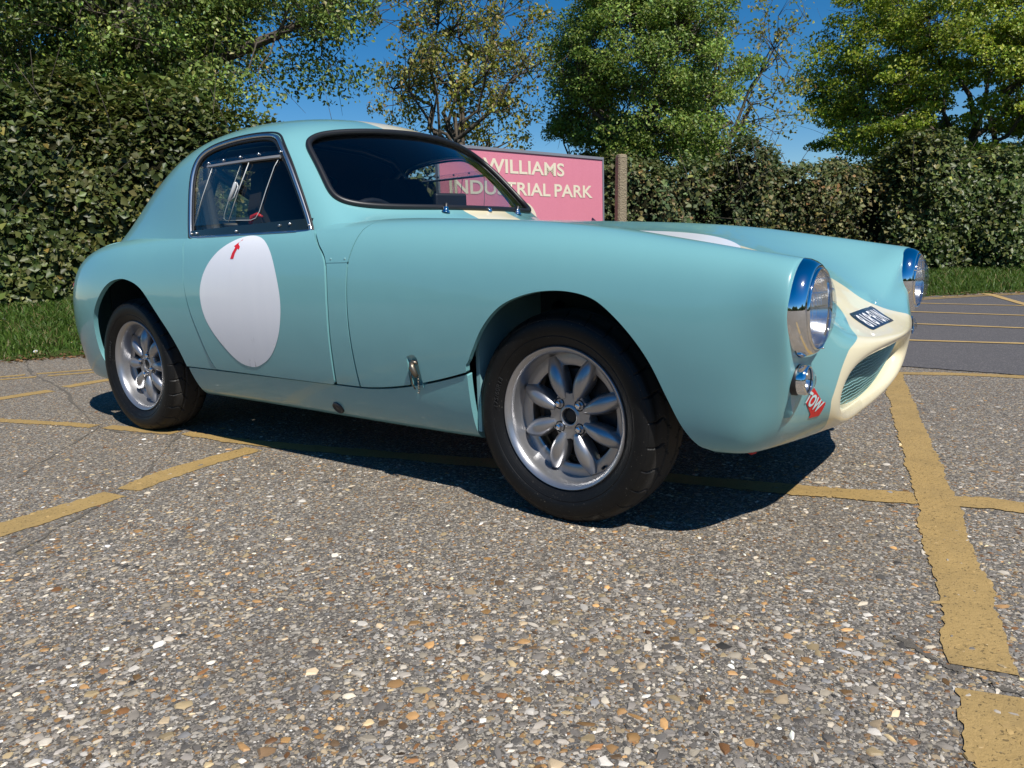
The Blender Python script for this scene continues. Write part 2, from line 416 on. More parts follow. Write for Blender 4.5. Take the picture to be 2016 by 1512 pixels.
for _k, _d in ((-11, .012), (-10, .018), (-9, .018), (-8, .016), (-7, .006)):     # lamp pods reach a little further forward
    BODY[_k] = [((p[0]+_d*(1 if 4 <= j <= 8 else (.7 if j in (3, 9) else (.3 if j == 2 else 0)))),)+tuple(p[1:]) for j, p in enumerate(BODY[_k])]
SB = Sheet(BODY, 420, 300)
X, Y, Z = SB.P.T; AY = np.abs(Y); XZ = np.stack([X, Z], 1)
uu = np.repeat(np.linspace(0, 1, SB.nu), SB.nv); vv = np.tile(np.linspace(-1, 1, SB.nv), SB.nu)
# ---- outlines in the side view (x, z)
FRONT_ARCH = [(-.285, .10), (-.268, .362), (-.258, .393), (-.239, .427), (-.194, .495), (-.135, .548), (-.057, .577), (.024, .586), (.100, .577), (.153, .553), (.217, .497), (.267, .432), (.304, .355), (.334, .290), (.364, .248), (.400, .222), (.45, .10)]
REAR_ARCH = [(-2.262, .10), (-2.266, .244), (-2.288, .318), (-2.277, .425), (-2.244, .494), (-2.165, .566), (-2.090, .604), (-2.005, .617), (-1.940, .610), (-1.881, .592), (-1.835, .564), (-1.787, .518), (-1.742, .470), (-1.700, .420), (-1.665, .36), (-1.645, .295), (-1.625, .18), (-1.62, .10)]
def open_smooth(pts, n=8):
    P = np.asarray(pts, float); Q = np.concatenate([[2*P[0]-P[1]], P, [2*P[-1]-P[-2]]]); out = []
    for i in range(1, len(Q)-2):
        p0, p1, p2, p3 = Q[i-1], Q[i], Q[i+1], Q[i+2]
        for j in range(n):
            t = j/n; out.append(.5*((2*p1)+(-p0+p2)*t+(2*p0-5*p1+4*p2-p3)*t*t+(-p0+3*p1-3*p2+p3)*t**3))
    out.append(P[-1]); return np.array(out)
dF = poly_sdf(XZ, open_smooth(FRONT_ARCH)); dR = poly_sdf(XZ, open_smooth(REAR_ARCH))
side = AY > .42
arch = np.where(side & (Z < .70), np.maximum(dF, dR), -1.0); not_arch = np.where(side & (Z < .72), -np.maximum(dF, dR), 1.0)
DOOR_R = [(-1.600, .80), (-1.597, .742), (-1.575, .700), (-1.566, .667), (-1.559, .596), (-1.534, .507), (-1.500, .417), (-1.474, .335), (-1.451, .291)]
DOOR_F = [(-.811, .287), (-.796, .40), (-.787, .538), (-.799, .660), (-.848, .717), (-.890, .757), (-.935, .80)]
DOOR = np.concatenate([open_smooth(DOOR_R), [(-1.27, .290), (-1.05, .288)], open_smooth(DOOR_F)])
dD = poly_sdf(XZ, DOOR); dD = np.where(AY > .40, dD, -1.0)
def xseam(y, z): return -.700+.115*np.clip(1-(np.abs(y)/.60)**2, 0, 1)+.02*np.clip((z-.66)/.1, 0, 1)
fS = X-xseam(Y, Z)
def low_edge(x):        # line between the sill and what stands above it
    return np.where(x < -.71, .289, .289+.078*np.clip((x+.71)/.445, 0, 1)**1.7)
fL = Z-low_edge(X)
in_sill = np.minimum(np.minimum(X+1.665, -.252-X), 1)
G2 = .0034
cockpit = np.where((X > -2.35) & (X < -.74) & (Z > .70), AY-np.where(X > -.9, .545, .565), .05)
cockpit = np.where((X > -2.35) & (X < -.62) & (Z > .70) & (AY < .56), -.05, cockpit)
cockpit = np.where(Z > .70, np.maximum(cockpit, np.maximum(-2.30-X, X+.755-.08*np.clip(1-(AY/.56)**2, 0, 1))), .05)
zlow = np.where((X > -1.67) & (X < -.25) , fL-G2, .05)

POCKET = [(-.486, .27), (-.479, .404), (-.440, .406), (-.428, .27)]
fP = np.where(AY > .55, -poly_sdf(XZ, POCKET), 1.)
bonnet = panel('front_bonnet', SB.clip([fS-G2*.7, not_arch, np.where(X < -.20, fL-.004, 1.), fP, np.where(X > .49, np.hypot(AY-.560, Z-.546)-.088, 1.)]), PAINT, CAR, .016)
bonnet['label'] = 'one piece bonnet with wings, cream nose stripe and wheel arches'
for s in (-1, 1):
    sd_ = s*Y
    door = panel('door', SB.clip([dD-G2, sd_-.3, .7585-Z]), PAINT, CAR, .014, .0025)
    sill = panel('sill', SB.clip([-(fL+G2), np.minimum(X+1.64, -.252-X), not_arch, sd_-.3]), PAINT, CAR, .02, -.004)
    strip = panel('side_strip', SB.clip([X+.84, -.7015-G2-X, .660-Z, fL-G2, sd_-.3, -(dD+G2)]), PAINT, CAR, .006, -.001)
    if s < 0: DOOR_NEAR, SILL_NEAR = door, sill
    else: DOOR_FAR = door
cowl = panel('cowl', SB.clip([-(fS+G2*.7), X+.96, Z-.6605, -(dD+G2), cockpit]), PAINT, CAR, .012)
rear = panel('rear_body', SB.clip([-1.0-X, not_arch, -(dD+G2), cockpit, np.where(X > -1.67, fL-G2, 1.), np.where(X > -1.3, -1., 1.)]), PAINT, CAR, .018)

# ---- cabin control net
CABIN = [
 [(-2.50, .46, .64), (-2.50, .42, .67), (-2.52, .38, .68), (-2.54, .33, .685), (-2.55, .28, .69), (-2.56, .22, .69), (-2.57, .15, .69), (-2.57, .07, .69), (-2.57, 0, .69)],
 [(-2.42, .55, .67), (-2.42, .49, .71), (-2.43, .44, .735), (-2.44, .39, .755), (-2.45, .335, .77), (-2.46, .27, .78), (-2.465, .18, .785), (-2.47, .09, .79), (-2.47, 0, .79)],
 [(-2.28, .56, .70), (-2.28, .52, .755), (-2.28, .48, .795), (-2.28, .44, .84), (-2.29, .385, .875), (-2.30, .31, .90), (-2.31, .21, .918), (-2.31, .1, .925), (-2.31, 0, .928)],
 [(-2.05, .59, .72), (-2.05, .558, .775), (-2.05, .527, .835), (-2.05, .497, .908), (-2.05, .45, .975), (-2.05, .365, 1.022), (-2.05, .24, 1.048), (-2.05, .12, 1.06), (-2.05, 0, 1.063)],
 [(-1.80, .60, .725), (-1.80, .582, .78), (-1.80, .565, .855), (-1.80, .545, .955), (-1.80, .505, 1.045), (-1.80, .42, 1.105), (-1.80, .28, 1.138), (-1.80, .14, 1.153), (-1.80, 0, 1.158)],
 [(-1.58, .612, .725), (-1.58, .602, .78), (-1.58, .588, .865), (-1.58, .565, .985), (-1.58, .525, 1.08), (-1.58, .435, 1.14), (-1.58, .29, 1.175), (-1.58, .15, 1.192), (-1.58, 0, 1.197)],
 [(-1.35, .618, .725), (-1.35, .606, .78), (-1.35, .588, .87), (-1.35, .565, .99), (-1.35, .525, 1.087), (-1.35, .435, 1.143), (-1.35, .29, 1.177), (-1.35, .145, 1.193), (-1.35, 0, 1.198)],
 [(-1.10, .618, .725), (-1.10, .606, .78), (-1.12, .586, .87), (-1.15, .56, .985), (-1.18, .517, 1.077), (-1.19, .425, 1.125), (-1.19, .28, 1.155), (-1.19, .14, 1.170), (-1.19, 0, 1.175)],
 [(-.92, .615, .725), (-.935, .603, .78), (-.985, .58, .86), (-1.05, .550, .965), (-1.110, .497, 1.056), (-1.122, .408, 1.098), (-1.110, .27, 1.125), (-1.10, .135, 1.138), (-1.095, 0, 1.142)],
 [(-.83, .60, .74), (-.86, .575, .785), (-.905, .542, .85), (-.975, .510, .94), (-1.048, .460, 1.035), (-1.068, .378, 1.077), (-1.045, .25, 1.103), (-1.03, .125, 1.115), (-1.022, 0, 1.119)],
 [(-.79, .575, .745), (-.82, .55, .78), (-.865, .515, .828), (-.905, .478, .885), (-.945, .425, .958), (-.950, .348, .994), (-.935, .23, 1.015), (-.92, .115, 1.025), (-.915, 0, 1.028)],
 [(-.76, .555, .75), (-.79, .535, .775), (-.825, .495, .803), (-.840, .455, .835), (-.842, .392, .880), (-.835, .317, .905), (-.82, .21, .924), (-.81, .105, .931), (-.805, 0, .933)],
 [(-.735, .535, .757), (-.765, .515, .778), (-.793, .475, .793), (-.797, .425, .804), (-.783, .352, .812), (-.762, .28, .817), (-.738, .19, .820), (-.722, .095, .821), (-.716, 0, .821)],
 [(-.68, .53, .752), (-.70, .50, .767), (-.718, .46, .777), (-.718, .40, .783), (-.703, .33, .788), (-.683, .26, .791), (-.658, .18, .794), (-.643, .09, .795), (-.638, 0, .795)],
 [(-.63, .53, .73), (-.645, .50, .74), (-.66, .46, .745), (-.66, .40, .75), (-.645, .33, .755), (-.625, .26, .757), (-.60, .18, .76), (-.585, .09, .76), (-.58, 0, .76)],
]
SCB = Sheet(CABIN, 300, 260)
x, y, z = SCB.P.T; ay = np.abs(y); n_ = SCB.Nv
WIN = [(-1.580, .735), (-1.584, .760), (-1.594, .811), (-1.602, .881), (-1.609, .965), (-1.606, 1.018), (-1.585, 1.054), (-1.536, 1.074), (-1.468, 1.085), (-1.387, 1.092), (-1.306, 1.094), (-1.244, 1.092), (-1.208, 1.088), (-1.177, 1.077), (-1.141, 1.050), (-1.097, 1.008), (-1.055, .961), (-1.012, .905), (-.966, .842), (-.933, .796), (-.912, .763), (-.894, .735)]
WIN = np.concatenate([open_smooth(WIN), [(-1.2, .735)]])
fW = np.where(ay > .36, poly_sdf(np.stack([x, z], 1), WIN), -1.0)
# windscreen opening (rounded, follows the header and pillars)
hw = .528-.074*np.clip((z-.82)/.27, 0, 1)
zt = 1.108-.026*(ay/.42)**2; zb_ = .823+.004*(ay/.5)
sS = ay/hw; tS = (z-zb_)/(zt-zb_)*2-1
rr_ = (np.clip(np.abs(sS), 0, 4)**7+np.clip(np.abs(tS), 0, 4)**7)**(1/7)
fWS = np.where((x > -1.16) & (x < -.66), (1-rr_)*.16, -1.0)
# rear window
zb2 = .88; tR = (z-.968)/.100; sR = ay/.412
fRW = np.where(x < -1.68, (1-(np.clip(np.abs(sR), 0, 4)**5+np.clip(np.abs(tR), 0, 4)**5)**.2)*.1, -1.0)
front_gap = np.where(x > -.95, 1., 1.)
roof_clip = SCB.clip([-fW, -fWS, -fRW])
roof = panel('roof', roof_clip, PAINT, CAR, .007)
# inner lining, offset inwards
Pl, Nl, Fl = SCB.clip([-(fW+.006), -(fWS+.004), -(fRW+.004), z-.775])
lin = fast = mesh('headlining', Pl-Nl*.010, [f[::-1] for f in Fl]); link('headlining', lin, LINING, CAR, True)
# glass and seals
ws_c = SCB.clip([fWS+.004]); wsg = panel('windscreen', ws_c, GLASS, CAR, 0, -.006)
loop_tube('rubber_seal', SCB.clip([fWS]), RUBBER, wsg, .0105, .003)
rw_c = SCB.clip([fRW+.004]); rwg = panel('rear_window', rw_c, GLASS, CAR, 0, -.006)
loop_tube('rubber_seal', SCB.clip([fRW]), RUBBER, rwg, .009, .002)
for s, dr in ((-1, DOOR_NEAR), (1, DOOR_FAR)):
    sel = s*y-.3
    g = panel('window_pane', SCB.clip([fW-.010, sel, z-.758]), PERSPEX, dr, 0, -.010)
    loop_tube('window_frame', SCB.clip([fW-.004, sel, z-.757]), ALU, dr, .0075, -.003, n=8)
    loop_tube('window_seal', SCB.clip([fW+.004, sel, z-.754]), RUBBER, dr, .0045, .0, n=6)
    loop_tube('inner_window_seal', SCB.clip([fW-.013, sel, z-.762]), RUBBER, dr, .005, -.008, n=6)
# ---- helpers that find points on the car's skin
def near_pt(S, axes, vals, mask):
    idx = np.where(mask)[0]; d = sum((S.P[idx, a]-v)**2 for a, v in zip(axes, vals)); i = idx[d.argmin()]
    return S.P[i], S.Nv[i]
BN = SB.P[:, 1] < -.40; CN = (SCB.P[:, 1] < -.36) & (SCB.Nv[:, 1] < -.35)
BFRONT = SB.P[:, 0] > .5
def body_side(xx, zz): return near_pt(SB, (0, 2), (xx, zz), BN)
def cab_side(xx, zz, off=0.0):
    P, N = near_pt(SCB, (0, 2), (xx, zz), CN); q = np.array([xx, P[1]-N[0]/N[1]*(xx-P[0])-N[2]/N[1]*(zz-P[2]), zz]); return q+N*off
def sheet_decal(name, S, field_list, mat, parent, off):
    P, N, F = S.clip(field_list); P = P+N*off
    me = mesh(name, P, F); o = link(name, me, mat, parent, True)
    try: me.normals_split_custom_set_from_vertices([tuple(q) for q in N])
    except Exception: pass
    return o
# ---- door roundel, red arrow
def vinyl():
    m = M('white_vinyl'); co = m.obj()
    mp = m.n('Mapping', i_Vector=co); mp.inputs['Scale'].default_value = (26, 1, 5.5); mp.inputs['Rotation'].default_value = (0, .25, 0)
    nz = m.noise(mp.outputs[0], 2.4, 3, .6, dist=.6)
    crack = m.ramp(m.math('ABSOLUTE', m.math('SUBTRACT', nz, .5)), [(0, (1, 1, 1)), (.006, (1, 1, 1)), (.012, (0, 0, 0))])
    sz = m.n('SeparateXYZ', i_Vector=co); low = m.n('MapRange', i_Value=sz.outputs[2]); m.set(low, 1, .44); m.set(low, 2, .36)
    sp = m.ramp(m.noise(co, 9, 2), [(.52, (0, 0, 0)), (.58, (1, 1, 1))])
    cr = m.math('MULTIPLY', m.math('MULTIPLY', crack, low.outputs[0]), sp)
    mp2 = m.n('Mapping', i_Vector=co); mp2.inputs['Scale'].default_value = (8, 1, 1.2)
    sm = m.math('MULTIPLY', m.noise(mp2.outputs[0], 3, 3), .35)
    col = m.mix(sm, (.78, .79, .82, 1), (.62, .64, .70, 1))
    m.P(base_color=m.mix(cr, col, (.10, .10, .10, 1)), roughness=.30, coat_weight=.3, coat_roughness=.08)
    return m.m
VINYL = vinyl()
ROUNDEL = [(-1.454, .552), (-1.441, .612), (-1.402, .668), (-1.340, .714), (-1.258, .744), (-1.180, .751), (-1.108, .732), (-1.052, .682), (-1.014, .597), (-1.007, .518), (-1.036, .436), (-1.098, .367), (-1.172, .329), (-1.229, .32), (-1.299, .338), (-1.378, .404), (-1.434, .476)]
fRo = poly_sdf(XZ, smooth_poly(ROUNDEL))
for s, dr in ((-1, DOOR_NEAR), (1, DOOR_FAR)):
    o = sheet_decal('roundel', SB, [np.where(AY > .4, fRo, -1.), s*Y-.3, dD-.005, .7575-Z], VINYL, dr, .0036)
    o['label'] = 'white blank racing roundel'
RED = simple('red_vinyl', (.62, .015, .02, 1), .35)
ARROW = [(-1.274, .681), (-1.268, .700), (-1.257, .718), (-1.266, .722), (-1.230, .744), (-1.234, .710), (-1.243, .714), (-1.252, .698), (-1.256, .681)]
# ---- roundel on the bonnet, number plate, tow mark
XY = SB.P[:, :2]
top = SB.Nv[:, 2] > .5
sheet_decal('bonnet_roundel', SB, [np.where(top & (X > -.4), .205-np.hypot(X+.0, Y), -1.)], VINYL, bonnet, .0012)
NAVY = simple('plate_navy', (.012, .016, .035, 1), .3, coat=.5); WHITE = simple('plate_white', (.80, .80, .80, 1), .4)
u_ = (X-.5755)/.031; fPl = np.minimum(.130-np.abs(Y), np.minimum(X-.5455, .6045-X))
sheet_decal('number_plate', SB, [np.where(BFRONT & (Z > .44), fPl, -1.)], NAVY, bonnet, .0012)
bvh = BVHTree.FromPolygons([Vector(v) for v in SB.P], [tuple(map(int, q)) for q in SB.quads])
def project_text(name, body, org, ex, ey, dirv, size, mat, parent, off=.0016, thick=.0, sx=1.0, space=1.0, fit=None):
    """lays flat lettering on the skin: org + x*ex + y*ey, dropped along dirv"""
    me = text_mesh(body, size, 0, thick, sx, space)
    if fit:
        co = np.array([v.co[:] for v in me.vertices]); mn, mxx = co.min(0), co.max(0)
        for v in me.vertices: v.co.x = ((v.co.x-mn[0])/(mxx[0]-mn[0])-.5)*fit[0]; v.co.y = ((v.co.y-mn[1])/(mxx[1]-mn[1])-.5)*fit[1]
    bm = bmesh.new(); bm.from_mesh(me); bmesh.ops.triangulate(bm, faces=bm.faces)
    bmesh.ops.subdivide_edges(bm, edges=[e for e in bm.edges if e.calc_length() > size*.25], cuts=2, use_grid_fill=False)
    bmesh.ops.triangulate(bm, faces=bm.faces)
    dirv = Vector(dirv).normalized()
    for v in bm.verts:
        p = Vector(org)+Vector(ex)*v.co.x+Vector(ey)*v.co.y
        loc, nr, i, d = bvh.ray_cast(p-dirv*.2, dirv)
        if loc is not None:
            if nr.dot(dirv) > 0: nr = -nr
            v.co = loc+nr*off
        else: v.co = p
    bm.to_mesh(me); bm.free()
    return link(name, me, mat, parent)
ey = Vector((-.62, 0, .55)).normalized()
for _t, _y in (('818', -.0585), ('FUN', .0565)): project_text('plate_lettering', _t, (.5765, _y, .4762), (0, 1, 0), ey, (-.55, 0, -.62), .074, WHITE, bonnet, .0018, .0012, space=1.16, fit=(.090, .052))
# curved red arrow at the top of the near roundel
av = []
for a_, b_ in ARROW:
    loc, nr, i, dd = bvh.ray_cast(Vector((a_, -1.2, b_)), Vector((0, 1, 0))); av.append(tuple(loc+Vector((0, -.0050, 0))))
link('red_arrow', mesh('red_arrow', av, [(0, 1, 7, 8), (1, 2, 6, 7), (2, 3, 4, 5, 6)]), RED, DOOR_NEAR)
# red tow arrow on the near front panel
TOWQ = [(.412, .750), (.526, .945), (.575, .950), (.480, 1.130), (.335, 1.168), (.370, 1.110), (.310, .960), (.300, .945), (.350, .855), (.395, .852), (.370, .820)]
tow_yz = []
for a_, b_ in TOWQ:
    P_ = on_y((1540+a_*1000/6.72, 650+b_*1000/6.72), -.46); d_ = Vector(ray((1540+a_*1000/6.72, 650+b_*1000/6.72)))
    loc, nr, i, dd = bvh.ray_cast(Vector(CP), d_)
    tow_yz.append((loc.y, loc.z))
sheet_decal('tow_arrow', SB, [np.where(BFRONT & (Y < -.3) & (X > .52), poly_sdf(SB.P[:, 1:3], tow_yz), -1.)], RED, bonnet, .0012)
cc = np.mean(tow_yz, 0)
ex_ = Vector((.25, .62, -.36)).normalized(); dn = Vector((-.9, .36, -.1)).normalized(); ey_ = dn.cross(ex_).normalized()*-1
if ey_.z < 0: ey_ = -ey_
project_text('tow_lettering', 'TOW', (.562, cc[0]-.001, cc[1]+.001), ex_, ey_, dn, .035, simple('tow_white', (.55, .74, .74, 1), .4), bonnet, .0022, .0012, sx=.82)

# ---- headlamps
REFL = M('lamp_reflector').P(base_color=(.86, .87, .88, 1), metallic=1.0, roughness=.16).m
def lens_mat():
    m = M('fluted_lens'); t = m.t; co = m.obj(); sp = m.n('SeparateXYZ', i_Vector=co)
    wv = m.math('SINE', m.math('MULTIPLY', sp.outputs[1], 900)); wz = m.math('SINE', m.math('MULTIPLY', sp.outputs[2], 240))
    h = m.math('ADD', wv, m.math('MULTIPLY', wz, .5)); bp = m.bump(h, .35, .002)
    line = m.ramp(wv, [(.80, (0, 0, 0)), (1.0, (1, 1, 1))]); line2 = m.ramp(wz, [(.93, (0, 0, 0)), (1.0, (1, 1, 1))])
    fac = m.math('ADD', m.math('MULTIPLY', m.math('MAXIMUM', line, line2), .40), .14)
    tr = t.nodes.new('ShaderNodeBsdfTransparent'); tr.inputs[0].default_value = (.90, .91, .92, 1)
    gl = t.nodes.new('ShaderNodeBsdfGlossy'); gl.inputs['Roughness'].default_value = .06; t.links.new(bp, gl.inputs['Normal'])
    mx = t.nodes.new('ShaderNodeMixShader'); t.links.new(fac, mx.inputs[0]); t.links.new(tr.outputs[0], mx.inputs[1]); t.links.new(gl.outputs[0], mx.inputs[2])
    t.nodes.remove(m.p); t.links.new(mx.outputs[0], m.out.inputs[0]); return m.m
LENS = lens_mat()
LY, LZ, LX = .560, .546, .018
def drop(name, mat, parent, s):
    out = [(-.060, .470), (-.050, .448), (-.040, .430), (-.036, .40), (-.028, .365), (-.012, .335), (0, .322), (.012, .335), (.028, .365), (.036, .40), (.040, .430), (.050, .448), (.060, .470)]
    V = []; F = []
    for k, (dx, sc) in enumerate(((.0, 1.12), (.026, 1.04), (.032, .94))):
        for a, b in out: V.append((.516+dx, s*(.572+a*sc*.66), .40+(b-.40)*sc))
    n = len(out)
    for k in range(2):
        for i in range(n-1): F.append((k*n+i, k*n+i+1, (k+1)*n+i+1, (k+1)*n+i))
    F.append(tuple(range(2*n, 3*n)))
    return MB().add(V, F).build(name, mat, parent, angle=50)
for s in (-1, 1):
    hl = empty('headlamp', (0, 0, 0), parent=CAR)
    c = (LX, s*LY, LZ)
    MB().lathe([(.1000, .510), (.1000, .530), (.0985, .536)], 64, 'X', c).build('lamp_bucket', PAINT, hl, smooth=True)
    MB().lathe([(.098, .532), (.1020, .533), (.1028, .541), (.1008, .552), (.0965, .562), (.0910, .5695), (.0865, .5725), (.0840, .5715), (.0830, .567)], 72, 'X', c).build('chrome_rim', CHROME, hl, smooth=True)
    MB().lathe([(.0836, .564), (.0834, .5735), (.0820, .577), (.0800, .577), (.0788, .573), (.0788, .556)], 64, 'X', c).build('inner_rim', CHROME, hl, smooth=True)
    MB().lathe([(.0786, .569), (.070, .551), (.060, .535), (.048, .521), (.034, .511), (.018, .505), (.006, .503), (.0005, .503)], 48, 'X', c).build('reflector', REFL, hl, smooth=True)
    MB().lathe([(.0788, .573), (.075, .579), (.066, .5858), (.055, .5910), (.042, .5952), (.028, .5980), (.014, .5996), (.0005, .6000)], 64, 'X', c).build('lens', LENS, hl, smooth=True)
    MB().lathe([(.012, .505), (.012, .528), (.006, .536), (.0005, .537)], 16, 'X', c).build('bulb', simple('bulb_glass', (.8, .8, .78, 1), .1, spec=.8), hl, smooth=True)
    for a in ((25, 285) if s < 0 else (155, 255)):
        MB().lathe([(.0005, .5795), (.0018, .5790), (.0024, .577), (.0024, .570)], 10, 'X', (LX, s*LY+.0845*math.cos(R(a)), LZ+.0845*math.sin(R(a)))).build('rim_screw', CHROME, hl, smooth=True)
    drop('lamp_plinth', PAINT, CAR, s)
    sl = empty('side_lamp', parent=CAR); c2 = (-.004, s*.572, .401)
    MB().lathe([(.0330, .540), (.0335, .561), (.0315, .566), (.030, .567)], 40, 'X', c2).build('rubber_base', RUBBER, sl, smooth=True)
    MB().lathe([(.0318, .564), (.0318, .577), (.0295, .583), (.0270, .584), (.0262, .581)], 40, 'X', c2).build('chrome_bezel', CHROME, sl, smooth=True)
    MB().lathe([(.0262, .578), (.024, .570), (.016, .562), (.0005, .558)], 32, 'X', c2).build('reflector', REFL, sl, smooth=True)
    pr = [(.0264, .582)]
    for k in range(1, 10):
        r_ = .0262*(1-k/10); pr += [(r_+.0008, .5840+.011*(1-(r_/.0262)**2)), (r_, .5852+.011*(1-(r_/.0262)**2))]
    pr.append((.0003, .5955))
    MB().lathe(pr, 40, 'X', c2).build('lens', glass_mat('clear_lens', (.86, .87, .88, 1), .04), sl, smooth=True)

# ---- grille
H = np.array(BODY[-2]); Hs = np.concatenate([H, (H*[1, -1, 1])[::-1][1:-1]]); outl = Hs[:, 1:3]
GR = simple('turquoise_mesh', (.30, .56, .57, 1), .4, coat=.2)
gp = lambda yy, zz: (.5475+.42*(zz-.262)-.020*(yy/.35)**2, yy, zz)
grille = empty('grille', parent=CAR); mb = MB()
gy = np.linspace(-.36, .36, 73)
for zz in np.arange(.256, .412, .0112):
    run = []
    for q in range(len(gy)*2-1):
        yy = gy[q//2] if q % 2 == 0 else (gy[q//2]+gy[q//2+1])/2
        z2 = zz+.0011*math.sin(yy*95+zz*300)+.0010*math.sin(yy*31)
        if poly_sdf([(yy, z2)], outl)[0] > -.004: run.append(gp(yy, z2))
    if len(run) > 2: mb.tube(run, .00085, 4)
mb.build('grille_wires', GR, grille, smooth=True); mb = MB()
for yy in np.arange(-.352, .353, .0125):
    zz = [q for q in np.arange(.25, .415, .004) if poly_sdf([(yy, q)], outl)[0] > -.004]
    if len(zz) > 1: mb.tube([gp(yy, q) for q in (zz[0], (zz[0]+zz[-1])/2, zz[-1])], .0006, 4)
mb.build('grille_wires', GR, grille, smooth=True)
I0 = np.array(BODY[-1]); ring = np.concatenate([I0, (I0*[1, -1, 1])[::-1][1:-1]]); n_r = len(ring)
V = np.concatenate([ring+[.004, 0, 0], ring-[.16, 0, 0]]); V[n_r:, 1:] = V[n_r:, 1:]*[.9, .9]+[0, .03]
F = [(i, (i+1) % n_r, n_r+(i+1) % n_r, n_r+i) for i in range(n_r)]+[tuple(range(n_r, 2*n_r))]
MB().add(V, F).build('air_duct', simple('duct_dark', (.022, .040, .042, 1), .6), grille, smooth=False)

# ---- wheels
SILVER = M('silver_wheel_paint'); _n = SILVER.noise(SILVER.obj(), 140, 3)
SILVER.P(base_color=SILVER.mix(_n, (.37, .37, .38, 1), (.43, .43, .44, 1)), metallic=.80, roughness=.30, normal=SILVER.bump(_n, .08, .002)); SILVER = SILVER.m
STEEL = simple('dark_steel', (.05, .05, .052, 1), .45, .6)
def tyre_mat():
    m = M('tyre_rubber'); co = m.obj(); sp = m.n('SeparateXYZ', i_Vector=co)
    r = m.math('SQRT', m.math('ADD', m.math('POWER', sp.outputs[0], 2), m.math('POWER', sp.outputs[2], 2)))
    tread = m.n('MapRange', i_Value=r); m.set(tread, 1, .262); m.set(tread, 2, .267)
    n = m.noise(co, 45, 5); n2 = m.noise(co, 400, 2)
    worn = m.mix(n, (.024, .023, .021, 1), (.040, .037, .034, 1)); wall = m.mix(n, (.004, .004, .004, 1), (.008, .008, .008, 1))
    spk = m.ramp(m.noise(co, 230, 2), [(.70, (0, 0, 0)), (.74, (1, 1, 1))])
    col = m.mix(tread.outputs[0], wall, worn); col = m.mix(m.math('MULTIPLY', spk, .5), col, (.20, .18, .15, 1))
    ring = m.math('SINE', m.math('MULTIPLY', r, 1500))
    m.P(base_color=col, roughness=m.math('MULTIPLY_ADD', tread.outputs[0], .30, .48), specular_ior_level=.28,
        normal=m.bump(m.math('ADD', m.math('MULTIPLY', n2, .5), m.math('MULTIPLY', ring, .10)), .25, .0015))
    return m.m
TYRE = tyre_mat()
def tyre_mesh():
    prof = [(.172, .012), (.180, .004), (.186, .001), (.192, -.004), (.200, -.009), (.2075, -.0125), (.209, -.0118), (.2105, -.0135), (.220, -.0158), (.229, -.0166), (.238, -.0158), (.2465, -.0128), (.2480, -.0115), (.2495, -.0116), (.2560, -.0065)]
    tread = []
    for k in range(27):
        q = k/26; yy = .0+.141*q
        rr = .2705-.0095*abs(2*q-1)**3.2
        tread.append((rr, yy))
    back = [(r, .141-y) for r, y in prof[::-1]]
    pr = prof+tread+back; k = len(pr); n = 720
    A = np.arange(n)*2*math.pi/n; pr = np.array(pr); Rr = np.repeat(pr[None, :, 0], n, 0).copy(); Yy = np.repeat(pr[None, :, 1], n, 0)
    t0 = len(prof); q = np.linspace(0, 1, 27)
    for j in range(27):
        d = abs(q[j]-.5)
        ph = .50*min(d*2, .62)-.16*max(d*2-.62, 0)
        step = 2*math.pi/27; a = (A+ph*.55+(.5*step if q[j] > .5 else 0)) % step
        w = np.minimum(a, step-a)*.27
        lat = (w < .0024) & (d > .10)
        Rr[:, t0+j] -= np.where(lat, .0040, 0)
    for j in range(t0-3, t0):                       # the cuts run out over the shoulder
        for jj, dd in ((j, 0), (t0+27+(t0-1-j), .5*step)):
            a = (A+(.50*.62-.16*.38)*.55+dd) % step; w = np.minimum(a, step-a)*.27; Rr[:, jj] -= np.where(w < .0024, .0025, 0)
    for j, qq in enumerate(q):
        if abs(qq-.30) < .021 or abs(qq-.70) < .021: Rr[:, t0+j] -= .005
    V = np.stack([Rr*np.sin(A)[:, None], Yy, Rr*np.cos(A)[:, None]], -1).reshape(-1, 3)
    V[:, 2] = np.maximum(V[:, 2], -.2658)
    i = np.arange(n)[:, None]*k+np.arange(k-1)[None]; i2 = ((np.arange(n)+1) % n)[:, None]*k+np.arange(k-1)[None]
    F = np.stack([i, i2, i2+1, i+1], -1).reshape(-1, 4)
    return fast_mesh('tyre', V, F)
